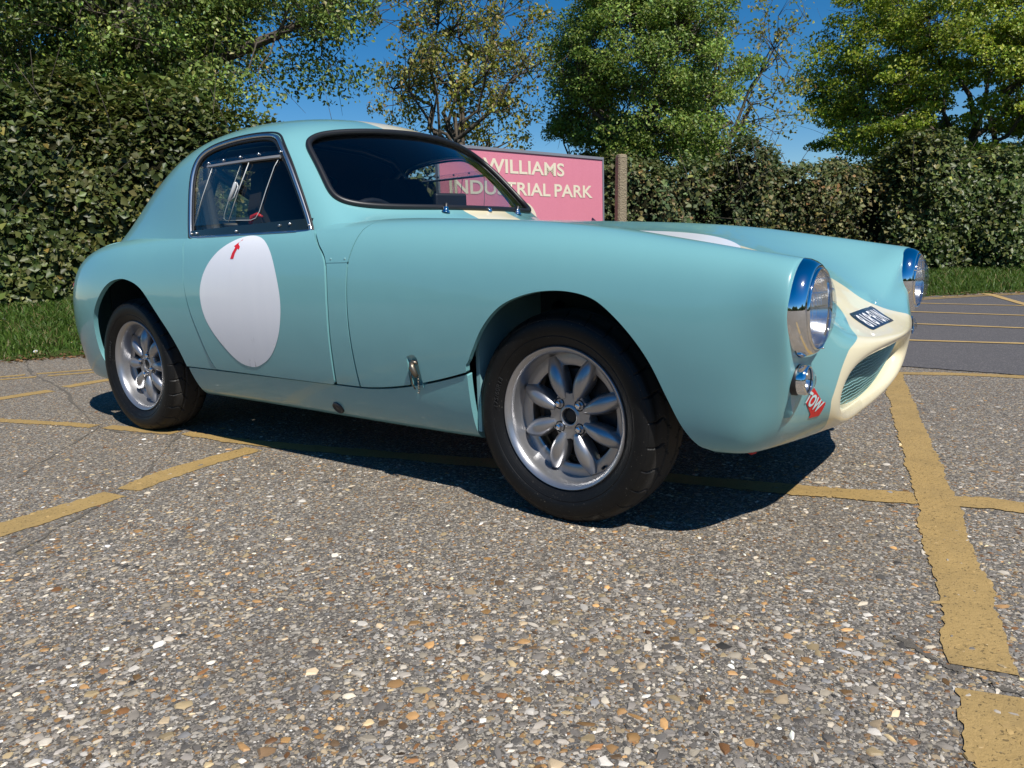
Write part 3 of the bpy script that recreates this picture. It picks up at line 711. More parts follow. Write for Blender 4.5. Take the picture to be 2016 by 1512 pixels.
def spoke_mesh():
    V = []; F = []; nu, nv = 17, 11
    for a in range(nu):
        t = a/(nu-1); r = .047+.109*t
        w = .0105+.0150*math.sin(math.pi*min(1, t*1.02))**.8*(0.80+.40*t); w = max(w, .006) if t < .97 else w*.9
        h = .0195*math.sin(math.pi*(.12+.80*t))**.9; base = .046+.010*t
        for b in range(nv):
            q = -1+2*b/(nv-1); prof = (1-abs(q)**2.4)**.62
            V.append((q*w, base-h*prof*1.25-.004*prof, r))
    for a in range(nu-1):
        for b in range(nv-1):
            i = a*nv+b; F.append((i, i+1, i+nv+1, i+nv))
    # underside
    o = len(V)
    for a in range(nu):
        t = a/(nu-1); 
        for b in (0, nv-1): x_, y_, z_ = V[a*nv+b]; V.append((x_*.8, y_+.022, z_))
    for a in range(nu-1):
        F.append((a*nv, (a+1)*nv, o+2*(a+1), o+2*a)); F.append((a*nv+nv-1, o+2*a+1, o+2*a+3, (a+1)*nv+nv-1)); F.append((o+2*a, o+2*a+2, o+2*a+3, o+2*a+1))
    F.append(tuple([b for b in range(nv)]+[o+1, o])); 
    me = MB().add(V, F).mesh('spoke')
    bm = bmesh.new(); bm.from_mesh(me); bmesh.ops.recalc_face_normals(bm, faces=bm.faces); bm.to_mesh(me); bm.free()
    me.polygons.foreach_set('use_smooth', np.ones(len(me.polygons), bool)); me.set_sharp_from_angle(angle=R(50)); return me
TYM = tyre_mesh(); TYM.polygons.foreach_set('use_smooth', np.ones(len(TYM.polygons), bool)); TYM.set_sharp_from_angle(angle=R(35)); SPM = spoke_mesh()
def wheel(x_, side, steer, spin):
    w_ = empty('wheel', (x_, side*.615, .2655), R(steer) if side < 0 else math.pi+R(steer), CAR)
    link('tyre', TYM, TYRE, w_)
    MB().lathe([(.166, .150), (.1815, .149), (.1825, .145), (.176, .138), (.160, .125), (.152, .10), (.152, .072), (.156, .060), (.1605, .045), (.1635, .026), (.1655, .013), (.1690, .006), (.1735, .0025), (.1765, -.0005), (.1800, -.0015), (.1822, .0005), (.1828, .004), (.1822, .010)], 96).build('rim', SILVER, w_, angle=40)
    MB().lathe([(.128, .062), (.128, .054), (.131, .0515), (.148, .0515), (.1595, .053), (.160, .066)], 96).build('rim_web', SILVER, w_, angle=40)
    hub = MB(); n = 48; V = []; F = []
    pr = [(.0, .075), (.0625, .075), (.065, .058), (.065, .040), (.063, .0375), (.030, .0365), (.0275, .0345), (.0235, .0335), (.0215, .0345), (.0205, .040), (.020, .052), (.0002, .0525)]
    for j in range(n):
        a = 2*math.pi*j/n; oct_ = 1+.10*max(0, math.cos(8*(a-R(22.5)+R(22.5))))*-1
        for r, h in pr: q = r*(oct_ if r > .05 else 1); V.append((q*math.cos(a), h, q*math.sin(a)))
    k = len(pr)
    for j in range(n):
        for i in range(k-1): F.append((j*k+i, j*k+i+1, ((j+1) % n)*k+i+1, ((j+1) % n)*k+i))
    hb = hub.add(V, F).build('hub', SILVER, w_, angle=35); hb.rotation_euler = (0, R(spin), 0)
    MB().lathe([(.0002, .0415), (.012, .0412), (.0185, .0425), (.0200, .048)], 32).build('centre_cap', DARK, w_, smooth=True)
    for kk in range(8):
        sp = link('spoke', SPM, SILVER, w_); sp.rotation_euler = (0, R(22.5+45*kk+spin), 0)
    for kk in range(4):
        a = R(45+90*kk+spin); c_ = (.0425*math.sin(a), 0, .0425*math.cos(a))
        nut = empty('lug_nut', parent=w_)
        MB().lathe([(.0150, .0375), (.0150, .0360), (.0120, .0356), (.0105, .041)], 24, 'Y', c_).build('nut_recess', DARK, nut, smooth=True)
        hexm = MB(); V = []
        for r, h in ((.0088, .041), (.0088, .029), (.0072, .0262), (.004, .0250), (.0002, .0247)):
            V += [(c_[0]+r*math.cos(R(60*j+12)), h, c_[2]+r*math.sin(R(60*j+12))) for j in range(6)]
        F = [(i*6+j, i*6+(j+1) % 6, (i+1)*6+(j+1) % 6, (i+1)*6+j) for i in range(4) for j in range(6)]
        hexm.add(V, F).build('nut', CHROME, nut)
    MB().lathe([(.0002, .085), (.115, .085), (.120, .090), (.120, .100), (.118, .104), (.06, .104), (.055, .13), (.0002, .13)], 48).build('brake_drum', STEEL, w_, smooth=False)
    MB().tube([(.09, .064, -.118), (.092, .050, -.121), (.093, .040, -.123)], .0035, 8).build('valve', DARK, w_, smooth=True)
    me = text_mesh('175/60R13', .020, .0006, .0, .9, 1.1)
    def bend(me, r0, ang, flip=1):
        for v in me.vertices:
            a = ang+flip*v.co.x/r0; r = r0+v.co.y*flip*1; v.co = Vector((r*math.sin(a), -.0112-v.co.z-.0008 if r0 < .21 else -.0162-v.co.z-.0008, r*math.cos(a)))
    bend(me, .2005, R(-75)); link('size_lettering', me, simple('tyre_letters', (.022, .022, .022, 1), .5), w_)
    return w_
wheel(0, -1, -2.0, 0); wheel(0, 1, -2.0, 10); wheel(-2.03, -1, 0, -22); wheel(-2.03, 1, 0, 14)

# ---- tub, wheel wells, floor
WELL = simple('wheel_well_turquoise', (.20, .38, .40, 1), .6)
mb = MB(); mb.box((-.95, 0, .185), (1.40, 1.08, .03)); mb.box((-2.1, 0, .30), (1.0, .80, .03)); mb.build('floor_pan', TUB, CAR)
mb = MB()
mb.box((.05, .285, .40), (.62, .02, .36)); mb.box((.05, -.285, .40), (.62, .02, .36)); mb.box((.05, 0, .27), (.62, .56, .02)); mb.build('engine_bay', TUB, CAR)
for s in (-1, 1):
    mb = MB(); mb.box((-.268, s*.45, .40), (.012, .31, .40)); mb.build('front_wheel_well', WELL, CAR)
    MB().box((-.05, s*.305, .42), (.44, .014, .44)).build('front_inner_panel', TUB, CAR)
    mb = MB(); mb.box((-1.60, s*.47, .44), (.014, .19, .46)); mb.box((-2.0, s*.39, .46), (.80, .014, .52)); mb.box((-2.34, s*.46, .42), (.014, .16, .42)); mb.box((-2.0, s*.47, .655), (.72, .18, .014)); mb.build('rear_wheel_well', TUB, CAR)
    MB().tube([(-.20, s*.32, .52), (.10, s*.50, .30)], .018, 10).build('suspension_arm', STEEL, CAR, smooth=True)
MB().box((-.32, 0, .44), (.012, 1.06, .46)).build('bulkhead', TUB, CAR)
strap = simple('red_webbing', (.42, .02, .025, 1), .8)
MB().tube([(.36, -.30, .23), (.375, -.33, .205), (.39, -.38, .196), (.41, -.42, .200), (.42, -.44, .225)], [.012, .016, .018, .016, .012], 8).build('tow_strap', strap, CAR, smooth=True)
# ---- bonnet catch in its pocket
for s in (-1, 1):
    a, b, c_, d_ = [body_side(*q)[0] for q in ((-.4795, .4045), (-.4395, .4065), (-.429, .318), (-.4845, .312))]
    inn = [np.array(q) for q in ((-.472, -.640, .372), (-.444, -.640, .373), (-.434, -.612, .300), (-.480, -.612, .300))]
    V = [np.array(q)*[1, -s, 1] for q in [a, b, c_, d_]+inn]
    MB().add(V, [(0, 1, 5, 4), (1, 2, 6, 5), (3, 0, 4, 7), (4, 5, 6, 7)]).build('catch_pocket', PAINT, CAR)
    k = lambda q: (q[0], q[1]*-s, q[2])
    cm = simple('worn_brass_steel', (.22, .19, .15, 1), .42, .9)
    ct = empty('bonnet_catch', parent=CAR)
    MB().tube([k((-.466, -.652, .385)), k((-.455, -.660, .386)), k((-.444, -.652, .383))], .005, 8).build('hook', cm, ct, smooth=True)
    MB().tube([k((-.459, -.662, .384)), k((-.455, -.664, .372)), k((-.449, -.662, .358)), k((-.446, -.656, .345))], [.006, .009, .008, .006], 10).build('lever', cm, ct, smooth=True)
    spv = [k((-.446+.0035*math.cos(q*2.0), -.650+.0035*math.sin(q*2.0), .350-.0021*q)) for q in range(26)]
    MB().tube(spv, .0013, 5).build('spring', cm, ct, smooth=True)
    MB().tube([k((-.462, -.655, .360)), k((-.464, -.660, .345)), k((-.462, -.658, .325)), k((-.460, -.650, .308))], .0022, 6).build('safety_wire', cm, ct, smooth=True)
    # sill plug and rivets
    P_, N_ = near_pt(SB, (0, 2), (-.852, .205), BN); pl = MB().lathe([(.0002, .0045), (.010, .0045), (.0115, .0030), (.0155, .0032), (.0175, .0062), (.0205, .0055), (.0225, .0005)], 32, 'Z')
    o = pl.build('sill_plug', simple('grey_rubber', (.030, .031, .033, 1), .5), CAR, smooth=True)
    o.matrix_local = Matrix.Translation(Vector(P_*[1, -s, 1])+Vector(N_*[1, -s, 1])*-.004) @ Vector(N_*[1, -s, 1]).to_track_quat('Z', 'Y').to_matrix().to_4x4()
    for xx in (-.772, -.718):
        P_, N_ = body_side(xx, .670)
        o = MB().lathe([(.0002, .0022), (.0025, .0018), (.0042, .0002)], 12, 'Z').build('rivet', PAINT, CAR, smooth=True)
        o.matrix_local = Matrix.Translation(Vector(P_*[1, -s, 1])) @ Vector(N_*[1, -s, 1]).to_track_quat('Z', 'Y').to_matrix().to_4x4()
# ---- scuttle: wiper spindles, washer jet; tail lamps
SK = np.abs(SCB.P[:, 1]) < .5
for yy in (-.2, .2):
    P_, N_ = near_pt(SCB, (0, 1), (-.712, yy), SCB.P[:, 0] > -.75); sp = empty('wiper_spindle', tuple(P_), parent=CAR)
    tilt = Vector((-.10, .30, 1)).normalized().to_track_quat('Z', 'Y'); sp.rotation_mode = 'QUATERNION'; sp.rotation_quaternion = tilt
    MB().lathe([(.0150, -.004), (.0150, .001), (.012, .004), (.008, .005)], 24, 'Z').build('spindle_seat', CHROME, sp, smooth=True)
    MB().lathe([(.010, .004), (.0095, .014), (.0085, .015), (.0085, .017)], 20, 'Z').build('spindle_nut', CHROME, sp, smooth=True)
    MB().lathe([(.0075, .016), (.0075, .029), (.0055, .031), (.0002, .031)], 18, 'Z').build('spindle_cap', RUBBER, sp, smooth=True)
P_, N_ = near_pt(SCB, (0, 1), (-.690, .01), SCB.P[:, 0] > -.75)
jt = empty('washer_jet', tuple(P_+[0, 0, .004]), parent=CAR)
MB().lathe([(.009, -.004), (.009, .002), (.006, .005), (.004, .010), (.0002, .0105)], 16, 'Z').build('jet_base', CHROME, jt, smooth=True)
MB().tube([(0, -.009, .007), (0, .009, .007)], .0025, 8).build('jet_nozzle', CHROME, jt, smooth=True)
for s in (-1, 1):
    P_, N_ = near_pt(SB, (1, 2), (s*.555, .585), SB.P[:, 0] < -2.3)
    o = MB().lathe([(.022, -.010), (.022, -.002), (.019, .004), (.010, .008), (.0003, .009)], 24, 'Z').build('tail_lamp', simple('red_lens', (.45, .01, .012, 1), .12, coat=1), CAR, smooth=True)
    o.matrix_local = Matrix.Translation(Vector(P_)) @ Vector(N_).to_track_quat('Z', 'Y').to_matrix().to_4x4()

# ---- side window fittings (both doors)
CLEAR = glass_mat('clear_strip', (.93, .94, .94, 1), .02); EDGE = simple('perspex_edge', (.50, .52, .52, 1), .25, coat=.5)
RAIL = simple('dark_green_rail', (.012, .018, .015, 1), .16, coat=.6)
def side_strip(name, x0, x1, zlo, zhi, off, th, mat, parent, s, n=16):
    V = []; F = []
    for i in range(n+1):
        t = i/n; xx = x0+(x1-x0)*t; zl = zlo[0]+(zlo[1]-zlo[0])*t; zh = zhi[0]+(zhi[1]-zhi[0])*t
        for q in (cab_side(xx, zl, off), cab_side(xx, zh, off), cab_side(xx, zh, off+th), cab_side(xx, zl, off+th)): V.append(q*[1, -s, 1])
    for i in range(n):
        for j in range(4): F.append((i*4+j, i*4+(j+1) % 4, i*4+4+(j+1) % 4, i*4+4+j))
    F += [(0, 3, 2, 1), (n*4, n*4+1, n*4+2, n*4+3)]
    return MB().add(V, F).build(name, mat, parent)
def screw(name, xx, zz, off, parent, s, r=.0042):
    q = cab_side(xx, zz, off)*[1, -s, 1]
    o = MB().lathe([(r, -.002), (r*1.05, .0015), (r*.8, .0035), (.0003, .0042)], 12, 'Z').build(name, ALU, parent, smooth=True)
    o.matrix_local = Matrix.Translation(Vector(q)) @ Vector((0, s, .12)).to_track_quat('Z', 'Y').to_matrix().to_4x4(); return o
for s, dr in ((-1, DOOR_NEAR), (1, DOOR_FAR)):
    side_strip('lower_rail', -1.578, -.918, (.7590, .7595), (.783, .797), -.005, .006, RAIL, dr, s)
    side_strip('top_channel', -1.508, -1.117, (1.008, 1.009), (1.022, 1.026), -.007, .007, CLEAR, dr, s)
    side_strip('channel_edge', -1.509, -1.120, (1.000, 1.000), (1.007, 1.008), -.007, .009, simple('pale_channel', (.26, .26, .26, 1), .35, .3), dr, s)
    for xx, zz in ((-1.503, 1.014), (-1.410, 1.016), (-1.315, 1.018), (-1.220, 1.019), (-1.124, 1.018)): screw('screw', xx, zz, .002, dr, s)
    for xx, zz in ((-1.570, .772), (-1.535, .773), (-1.06, .780), (-1.01, .783), (-1.29, .771), (-.925, .775)): screw('screw', xx, zz, .003, dr, s)
    rp = lambda pts, off: [tuple(cab_side(a, b, off)*[1, -s, 1]) for a, b in pts]
    pane = empty('sliding_pane', parent=dr)
    side_strip('pane', -1.560, -1.305, (.800, .800), (1.000, 1.000), -.004, .003, PERSPEX, pane, s)
    MB().tube(rp([(-1.477, 1.0), (-1.52, .90), (-1.562, .80)], -.002), .0013, 5).build('pane_edge', EDGE, pane, smooth=True)
    MB().tube(rp([(-1.266, .998), (-1.305, .905), (-1.347, .805)], -.002), .0016, 5).build('pane_edge', EDGE, pane, smooth=True)
    MB().tube(rp([(-1.128, .998), (-1.137, .975), (-1.160, .90), (-1.184, .832), (-1.200, .812), (-1.225, .806), (-1.30, .809), (-1.366, .811), (-1.381, .818), (-1.381, .832), (-1.35, .91), (-1.316, .992)], -.006), .0014, 5).build('hatch_edge', EDGE, pane, smooth=True)
    MB().tube(rp([(-1.310, .934), (-1.312, .930), (-1.338, .875), (-1.340, .872)], .006), [.002, .0065, .0065, .002], 10).build('finger_pull', simple('clear_handle', (.45, .46, .46, 1), .15, coat=1), pane, smooth=True)
    MB().tube(rp([(-1.304, .930), (-1.296, .918), (-1.312, .884), (-1.330, .876)], .006), .0022, 6).build('finger_pull_loop', EDGE, pane, smooth=True)

# ---- cabin
BLACK = simple('black_seat_fabric', (.008, .008, .009, 1), .85); CAGE = simple('black_roll_cage', (.012, .012, .013, 1), .35, coat=.3)
def seat(yc):
    st_ = empty('seat', (0, yc, 0), parent=CAR)
    V = []; F = []; prof = [(-1.16, .46, .17), (-1.25, .60, .20), (-1.32, .72, .215), (-1.385, .84, .205), (-1.43, .92, .15), (-1.45, .975, .13), (-1.455, 1.0, .09)]
    for xx, zz, w_ in prof:
        V += [(xx, -w_, zz), (xx+.07, -w_*1.02, zz), (xx+.015, -w_*.7, zz), (xx, 0, zz), (xx+.015, w_*.7, zz), (xx+.07, w_*1.02, zz), (xx, w_, zz), (xx-.05, w_*.6, zz), (xx-.05, -w_*.6, zz)]
    n = 9
    for i in range(len(prof)-1):
        for j in range(n): F.append((i*n+j, i*n+(j+1) % n, (i+1)*n+(j+1) % n, (i+1)*n+j))
    F += [tuple(range((len(prof)-1)*n, len(prof)*n)), tuple(range(n))[::-1]]
    MB().add(V, F).build('seat_back', BLACK, st_, angle=40)
    MB().box((-.98, 0, .38), (.44, .42, .14), bev=.03).build('seat_cushion', BLACK, st_)
    return st_
seat(-.29); seat(.29)
MB().tube([(-1.56, -.53, .30), (-1.57, -.54, .80), (-1.58, -.50, 1.02), (-1.58, -.43, 1.09), (-1.58, -.25, 1.125), (-1.58, 0, 1.135), (-1.58, .25, 1.125), (-1.58, .43, 1.09), (-1.58, .50, 1.02), (-1.57, .54, .80), (-1.56, .53, .30)], .020, 12).build('roll_hoop', CAGE, CAR, smooth=True)
MB().tube([(-1.56, -.50, 1.0), (-1.56, .50, .42)], .018, 10).build('roll_cage_diagonal', CAGE, CAR, smooth=True)
for s in (-1, 1):
    MB().tube([(-1.56, s*.46, 1.05), (-2.05, s*.36, .62)], .018, 10).build('roll_cage_stay', CAGE, CAR, smooth=True)
    MB().tube([(-1.555, s*.525, .80), (-1.15, s*.535, .62), (-.80, s*.52, .40)], .018, 10).build('door_bar', CAGE, CAR, smooth=True)
    MB().box((-1.535, s*.545, .86), (.055, .03, .20), Matrix.Rotation(R(-9), 3, 'Y'), .012).build('door_post_pad', simple('grey_foam', (.16, .16, .17, 1), .7), CAR)
MB().tube([(-1.57, -.53, .80), (-1.57, .53, .80)], .016, 10).build('harness_bar', CAGE, CAR, smooth=True)
db = MB(); db.box((-.86, 0, .765), (.16, .98, .06), bev=.02); db.build('dashboard', DARK, CAR)
MB().tube([(-.95, -.30+.17*math.cos(q), .70+.17*math.sin(q)*.93) for q in np.linspace(0, 2*math.pi, 33)[:-1]], .012, 8, closed=True).build('steering_wheel', DARK, CAR, smooth=True)
mr = MB(); mr.box((-.865, .0, .862), (.025, .13, .055), Matrix.Rotation(R(-20), 3, 'Z'), .008); mr.tube([(-.85, .0, .80), (-.855, 0, .84)], .005, 8); mr.build('rear_view_mirror', DARK, CAR)
MB().tube([tuple(cab_side(-1.262, .80, -.03)), tuple(cab_side(-1.255, .823, -.03)), tuple(cab_side(-1.225, .830, -.03)), tuple(cab_side(-1.20, .822, -.03))], [.006, .008, .007, .004], 8).build('red_pull', simple('red_plastic', (.65, .02, .015, 1), .4), CAR, smooth=True)
tr = MB(); tr.box((-1.95, 0, .70), (.75, .90, .02)); tr.build('parcel_shelf', LINING, CAR)
for s in (-1, 1):
    MB().box((-1.2, s*.555, .53), (.78, .01, .43)).build('door_card', LINING, CAR)
    MB().box((-1.25, s*.568, .748), (.72, .036, .02)).build('door_capping', LINING, CAR)
# ================================================================== GROUND
def palette_attr(me, cols):
    """per-vertex colours"""
    a = me.color_attributes.new('Col', 'FLOAT_COLOR', 'POINT'); c = np.ones((len(me.vertices), 4), np.float32); c[:, :3] = cols; a.data.foreach_set('color', c.ravel())
def attr_mat(name, rough=.6, spec=.4, transl=0.0, bump=0.0, rough_noise=0.0):
    m = M(name); at = m.n('Attribute', attribute_name='Col'); col = at.outputs[0]
    m.P(base_color=col, roughness=rough, specular_ior_level=spec)
    if bump: m.P(normal=m.bump(m.noise(m.obj(), 420, 3), bump, .002))
    if transl:
        t = m.t; tl = t.nodes.new('ShaderNodeBsdfTranslucent'); t.links.new(m.mix(.5, col, (.10, .16, .01, 1), 'ADD'), tl.inputs[0])
        mx = t.nodes.new('ShaderNodeMixShader'); mx.inputs[0].default_value = transl
        t.links.new(m.p.outputs[0], mx.inputs[1]); t.links.new(tl.outputs[0], mx.inputs[2]); t.links.new(mx.outputs[0], m.out.inputs[0])
    return m.m
STONES = np.array([(.60, .56, .49), (.52, .47, .38), (.66, .64, .60), (.40, .37, .33), (.30, .28, .26), (.20, .19, .18), (.12, .115, .11), (.42, .25, .10), (.50, .30, .13), (.30, .15, .06), (.55, .44, .26), (.27, .275, .288), (.62, .50, .34), (.17, .11, .06)])
STONES = STONES*np.array([1.04, .98, .90]); SW = np.array([12, 11, 11, 12, 12, 10, 6, 5, 4, 4, 6, 5, 5, 3.]); SW /= SW.sum()
def concrete_mat():
    m = M('exposed_aggregate_concrete'); co = m.obj()
    big = m.noise(co, 1.1, 4); mid = m.noise(co, 14, 5, .65); fine = m.noise(co, 260, 4, .7)
    mortar = m.mix(mid, (.056, .048, .040, 1), (.112, .098, .081, 1)); mortar = m.mix(m.math('MULTIPLY', fine, .5), mortar, (.27, .245, .21, 1))
    grit = m.n('TexVoronoi', i_Vector=co, i_Scale=380); gs = m.n('SeparateColor', i_0=grit.outputs['Color'])
    mortar = m.mix(.75, mortar, m.ramp(gs.outputs[0], [(0, (.022, .019, .016)), (.35, (.062, .054, .045)), (.6, (.120, .105, .088)), (.82, (.24, .215, .18)), (.97, (.42, .38, .31))]))
    warp = m.n('VectorMath', operation='ADD'); m.set(warp, 0, co); m.set(warp, 1, m.n('VectorMath', operation='SCALE', i_0=m.noise(co, 90, 2, out=1), i_Scale=.008).outputs[0])
    stops = []; acc = 0
    order = rng.permutation(len(STONES))
    for k in order: stops.append((min(acc, .999), tuple(STONES[k]*.64))); acc += SW[k]
    col = mortar; hgt = m.math('MULTIPLY', fine, .25)
    for sc, lo, hi, wgt in ((150, .30, .36, .5), (92, .27, .33, .8), (55, .20, .24, 1.0)):
        v = m.n('TexVoronoi', i_Vector=warp.outputs[0], i_Scale=sc); v.inputs['Randomness'].default_value = 1.0
        sel = m.n('SeparateColor', i_0=v.outputs['Color'])
        on = m.math('MULTIPLY', m.ramp(v.outputs['Distance'], [(lo+.10, (1, 1, 1)), (hi+.12, (0, 0, 0))]), m.math('LESS_THAN', sel.outputs[1], .72 if sc > 60 else .35))
        rp = m.ramp(sel.outputs[0], stops, 'CONSTANT')
        col = m.mix(on, col, rp); hgt = m.math('ADD', hgt, m.math('MULTIPLY', on, wgt))
    # broad stains with their own outlines
    st_ = m.ramp(m.noise(co, 2.3, 5, .62), [(.44, (0, 0, 0)), (.62, (1, 1, 1))])
    col = m.mix(m.math('MULTIPLY', st_, .22), col, (.10, .085, .068, 1)); col = m.mix(m.math('MULTIPLY', big, .15), col, (.25, .225, .19, 1))
    m.P(base_color=col, roughness=.82, specular_ior_level=.3, normal=m.bump(hgt, .55, .004)); return m.m
def asphalt_mat():
    m = M('asphalt'); co = m.obj(); n = m.noise(co, 160, 4, .7); v = m.n('TexVoronoi', i_Vector=co, i_Scale=210)
    b = m.noise(co, 2.0, 5); sel = m.n('SeparateColor', i_0=v.outputs['Color'])
    col = m.mix(n, (.055, .053, .055, 1), (.115, .110, .112, 1)); col = m.mix(m.math('MULTIPLY', m.math('GREATER_THAN', sel.outputs[0], .86), .6), col, (.24, .22, .21, 1))
    col = m.mix(m.math('MULTIPLY', b, .35), col, (.13, .12, .12, 1))
    m.P(base_color=col, roughness=.85, specular_ior_level=.3, normal=m.bump(n, .5, .006)); return m.m
CONC = concrete_mat(); ASPH = asphalt_mat()
o = link('ground', mesh('ground', [(-120, -120, 0), (120, -120, 0), (120, 120, 0), (-120, 120, 0)], [(0, 1, 2, 3)]), CONC); o['kind'] = 'structure'
EDGE_LINE = np.array([(-16, -14), (-9.5, -6.2), (-6.6, -2.2), (-5.75, -.85), (-5.20, .02), (-4.92, .48), (-4.25, 1.6), (-2.9, 3.9), (-1.65, 5.9), (-.42, 7.62), (.47, 8.50), (2.2, 9.7), (5.5, 11.2), (12, 13.2), (40, 20)])
VE = open_smooth(EDGE_LINE, 10)
asp = [(-2.6, 2.55), (-1.2, 2.42), (.265, 2.302), (.558, 2.273), (.809, 2.24), (3, 2.05), (40, -1.0), (40, 20)]+[tuple(q) for q in EDGE_LINE[::-1][1:] if q[1] > 4.2]
jag = []
for i in range(5):
    a, b = np.array(asp[i]), np.array(asp[i+1]); n = int(np.linalg.norm(b-a)/.03)
    jag += [tuple(a+(b-a)*k/n+[0, rng.normal(0, .008)]) for k in range(n)]
o = link('road', mesh('road', [(q[0], q[1], .004) for q in jag+asp[5:]], [tuple(range(len(jag)+3+len(asp)-8))]), ASPH); o['kind'] = 'structure'

# ---- painted lines
def line_mat(name, c0, c1):
    m = M(name); co = m.obj(); n = m.noise(co, 9, 5, .6); f = m.noise(co, 190, 3, .7)
    pores = m.ramp(m.noise(co, 150, 3, .6), [(.60, (0, 0, 0)), (.66, (1, 1, 1))]); dirt = m.ramp(m.noise(co, 7, 6, .7), [(.45, (0, 0, 0)), (.75, (1, 1, 1))])
    col = m.mix(n, c0, c1); col = m.mix(m.math('MULTIPLY', dirt, .50), col, (.19, .135, .060, 1)); col = m.mix(m.math('MULTIPLY', pores, .75), col, (.10, .07, .03, 1))
    m.P(base_color=col, roughness=.6, specular_ior_level=.35, normal=m.bump(m.math('SUBTRACT', m.math('ADD', f, m.math('MULTIPLY', m.noise(co, 60, 3), 1.2)), pores), .45, .004)); return m.m
YEL = line_mat('worn_yellow_paint', (.345, .228, .082, 1), (.410, .280, .112, 1)); YEL2 = line_mat('yellow_road_paint', (.47, .31, .12, 1), (.52, .36, .15, 1))
LINES = []
def paint(pts, width, mat=YEL, z=.0018, jit=.005, cut=(), step=.012, name='yellow_line'):
    P = open_smooth(np.array(pts, float), 12); seg = np.r_[0, np.cumsum(np.linalg.norm(np.diff(P, axis=0), axis=1))]
    n = max(4, int(seg[-1]/step)); t = np.linspace(0, seg[-1], n); C = np.stack([np.interp(t, seg, P[:, 0]), np.interp(t, seg, P[:, 1])], 1)
    T = np.gradient(C, axis=0); T /= np.linalg.norm(T, axis=1, keepdims=True); Nn = np.stack([-T[:, 1], T[:, 0]], 1)
    wv = np.interp(t/seg[-1], np.linspace(0, 1, len(np.atleast_1d(width))), np.atleast_1d(width)) if np.ndim(width) else np.full(n, width)
    def nz(): 
        a = rng.normal(0, 1, n); b = np.convolve(rng.normal(0, 1, n+12), np.ones(9)/9, 'same')[6:6+n]*2; return (a*.5+b)*jit
    A = C+Nn*(wv/2+nz())[:, None]; B = C-Nn*(wv/2+nz())[:, None]
    V = np.concatenate([np.c_[A, np.full(n, z)], np.c_[B, np.full(n, z)]])
    F = []
    for i in range(n-1):
        F.append((i, n+i, n+i+1, i+1))
    LINES.append(np.concatenate([A, B[::-1]]))
    o = link(name, mesh(name, V, F), mat); o['kind'] = 'structure'; return o
paint([(.262, 2.06), (.545, .86), (.735, .08), (.812, -.28), (.882, -.57), (.936, -.835)], [.092, .10, .095, .098], jit=.0045, z=.0024)
paint([(.950, -.905), (1.03, -1.20), (1.16, -1.65)], [.098, .105], jit=.0045, z=.0024)
paint([(-3.3, -.975), (-2.84, -.852), (-2.55, -.765), (-2.30, -.690)], .058)
paint([(-2.24, -.676), (-2.05, -.625), (-1.86, -.588)], .062)
paint([(-1.82, -.562), (-1.50, -.535), (-.9, -.40), (.0, -.165), (.45, -.062), (.70, .012)], [.05, .085, .09, .092], z=.0028)
paint([(.762, .032), (.87, .065), (.94, .068), (1.25, .11), (2.2, .26)], .088, z=.0028)
paint([(-1.15, -1.80), (-1.205, -1.50), (-1.238, -1.30), (-1.262, -1.125)], [.13, .12, .105])
paint([(-1.268, -1.082), (-1.318, -.925), (-1.350, -.72), (-1.354, -.575)], [.085, .105, .095])
paint([(-3.455, -.95), (-3.468, -.62), (-3.468, -.375)], .10); paint([(-3.512, -.278), (-3.545, -.05), (-3.57, .35)], .095)
for d in (0, .16):
    paint([(-4.9+d, -1.15), (-4.36+d, -.33), (-4.28+d, -.185)], .06); paint([(-4.25+d, -.13), (-4.08+d, .14), (-3.5+d, 1.2), (-2.3+d, 3.2)], .06)
paint([(.16, 2.05), (.333, 2.088), (.812, 2.20), (2.4, 2.30)], .080)
for a, b in (((-.289, 6.579), (.561, 6.465)), ((-.197, 5.579), (.62, 5.451)), ((-.031, 4.511), (.68, 4.434)), ((.05, 3.43), (.734, 3.50))):
    a, b = np.array(a), np.array(b); paint([a-(b-a)*1.6, a, b, b+(b-a)*5], .060, YEL2, .008, .003, step=.03)
for d in (0, .13):
    pts = []
    for i in range(60, 110, 6): 
        q = VE[i]; t = VE[i+1]-VE[i-1]; t /= np.linalg.norm(t); pts.append(q+np.array([t[1], -t[0]])*(.20+d))
    paint(pts, .055, YEL2, .008, .003, step=.04)
paint([(.05, 8.15), (.157, 7.978), (.549, 6.66), (1.6, 3.2)], .075, YEL2, .0085, .003, step=.03)

# ---- joints in the slabs
JM = M('joint_dirt'); _n = JM.noise(JM.obj(), 120, 5, .7); JM.P(base_color=JM.mix(_n, (.060, .050, .040, 1), (.17, .15, .12, 1)), roughness=.95, normal=JM.bump(_n, .8, .006)); JM = JM.m
def joint(pts, w=.013):
    P = open_smooth(np.array(pts, float), 30); n = len(P); T = np.gradient(P, axis=0); T /= np.linalg.norm(T, axis=1, keepdims=True)+1e-9; Nn = np.stack([-T[:, 1], T[:, 0]], 1)
    a = (np.convolve(rng.normal(0, 1, n+6), np.ones(5)/5, 'same')[3:3+n])*.010; ww = w*np.clip(.55+.8*np.convolve(rng.normal(0, 1, n+8), np.ones(7)/7, 'same')[4:4+n]*1.4, .12, 1.3)
    A = P+Nn*(a+ww/2)[:, None]; B = P+Nn*(a-ww/2)[:, None]
    V = np.concatenate([np.c_[A, np.full(n, .0016)], np.c_[B, np.full(n, .0016)]]); F = [(i, n+i, n+i+1, i+1) for i in range(n-1)]
    o = link('slab_joint', mesh('slab_joint', V, F), JM); o['kind'] = 'structure'
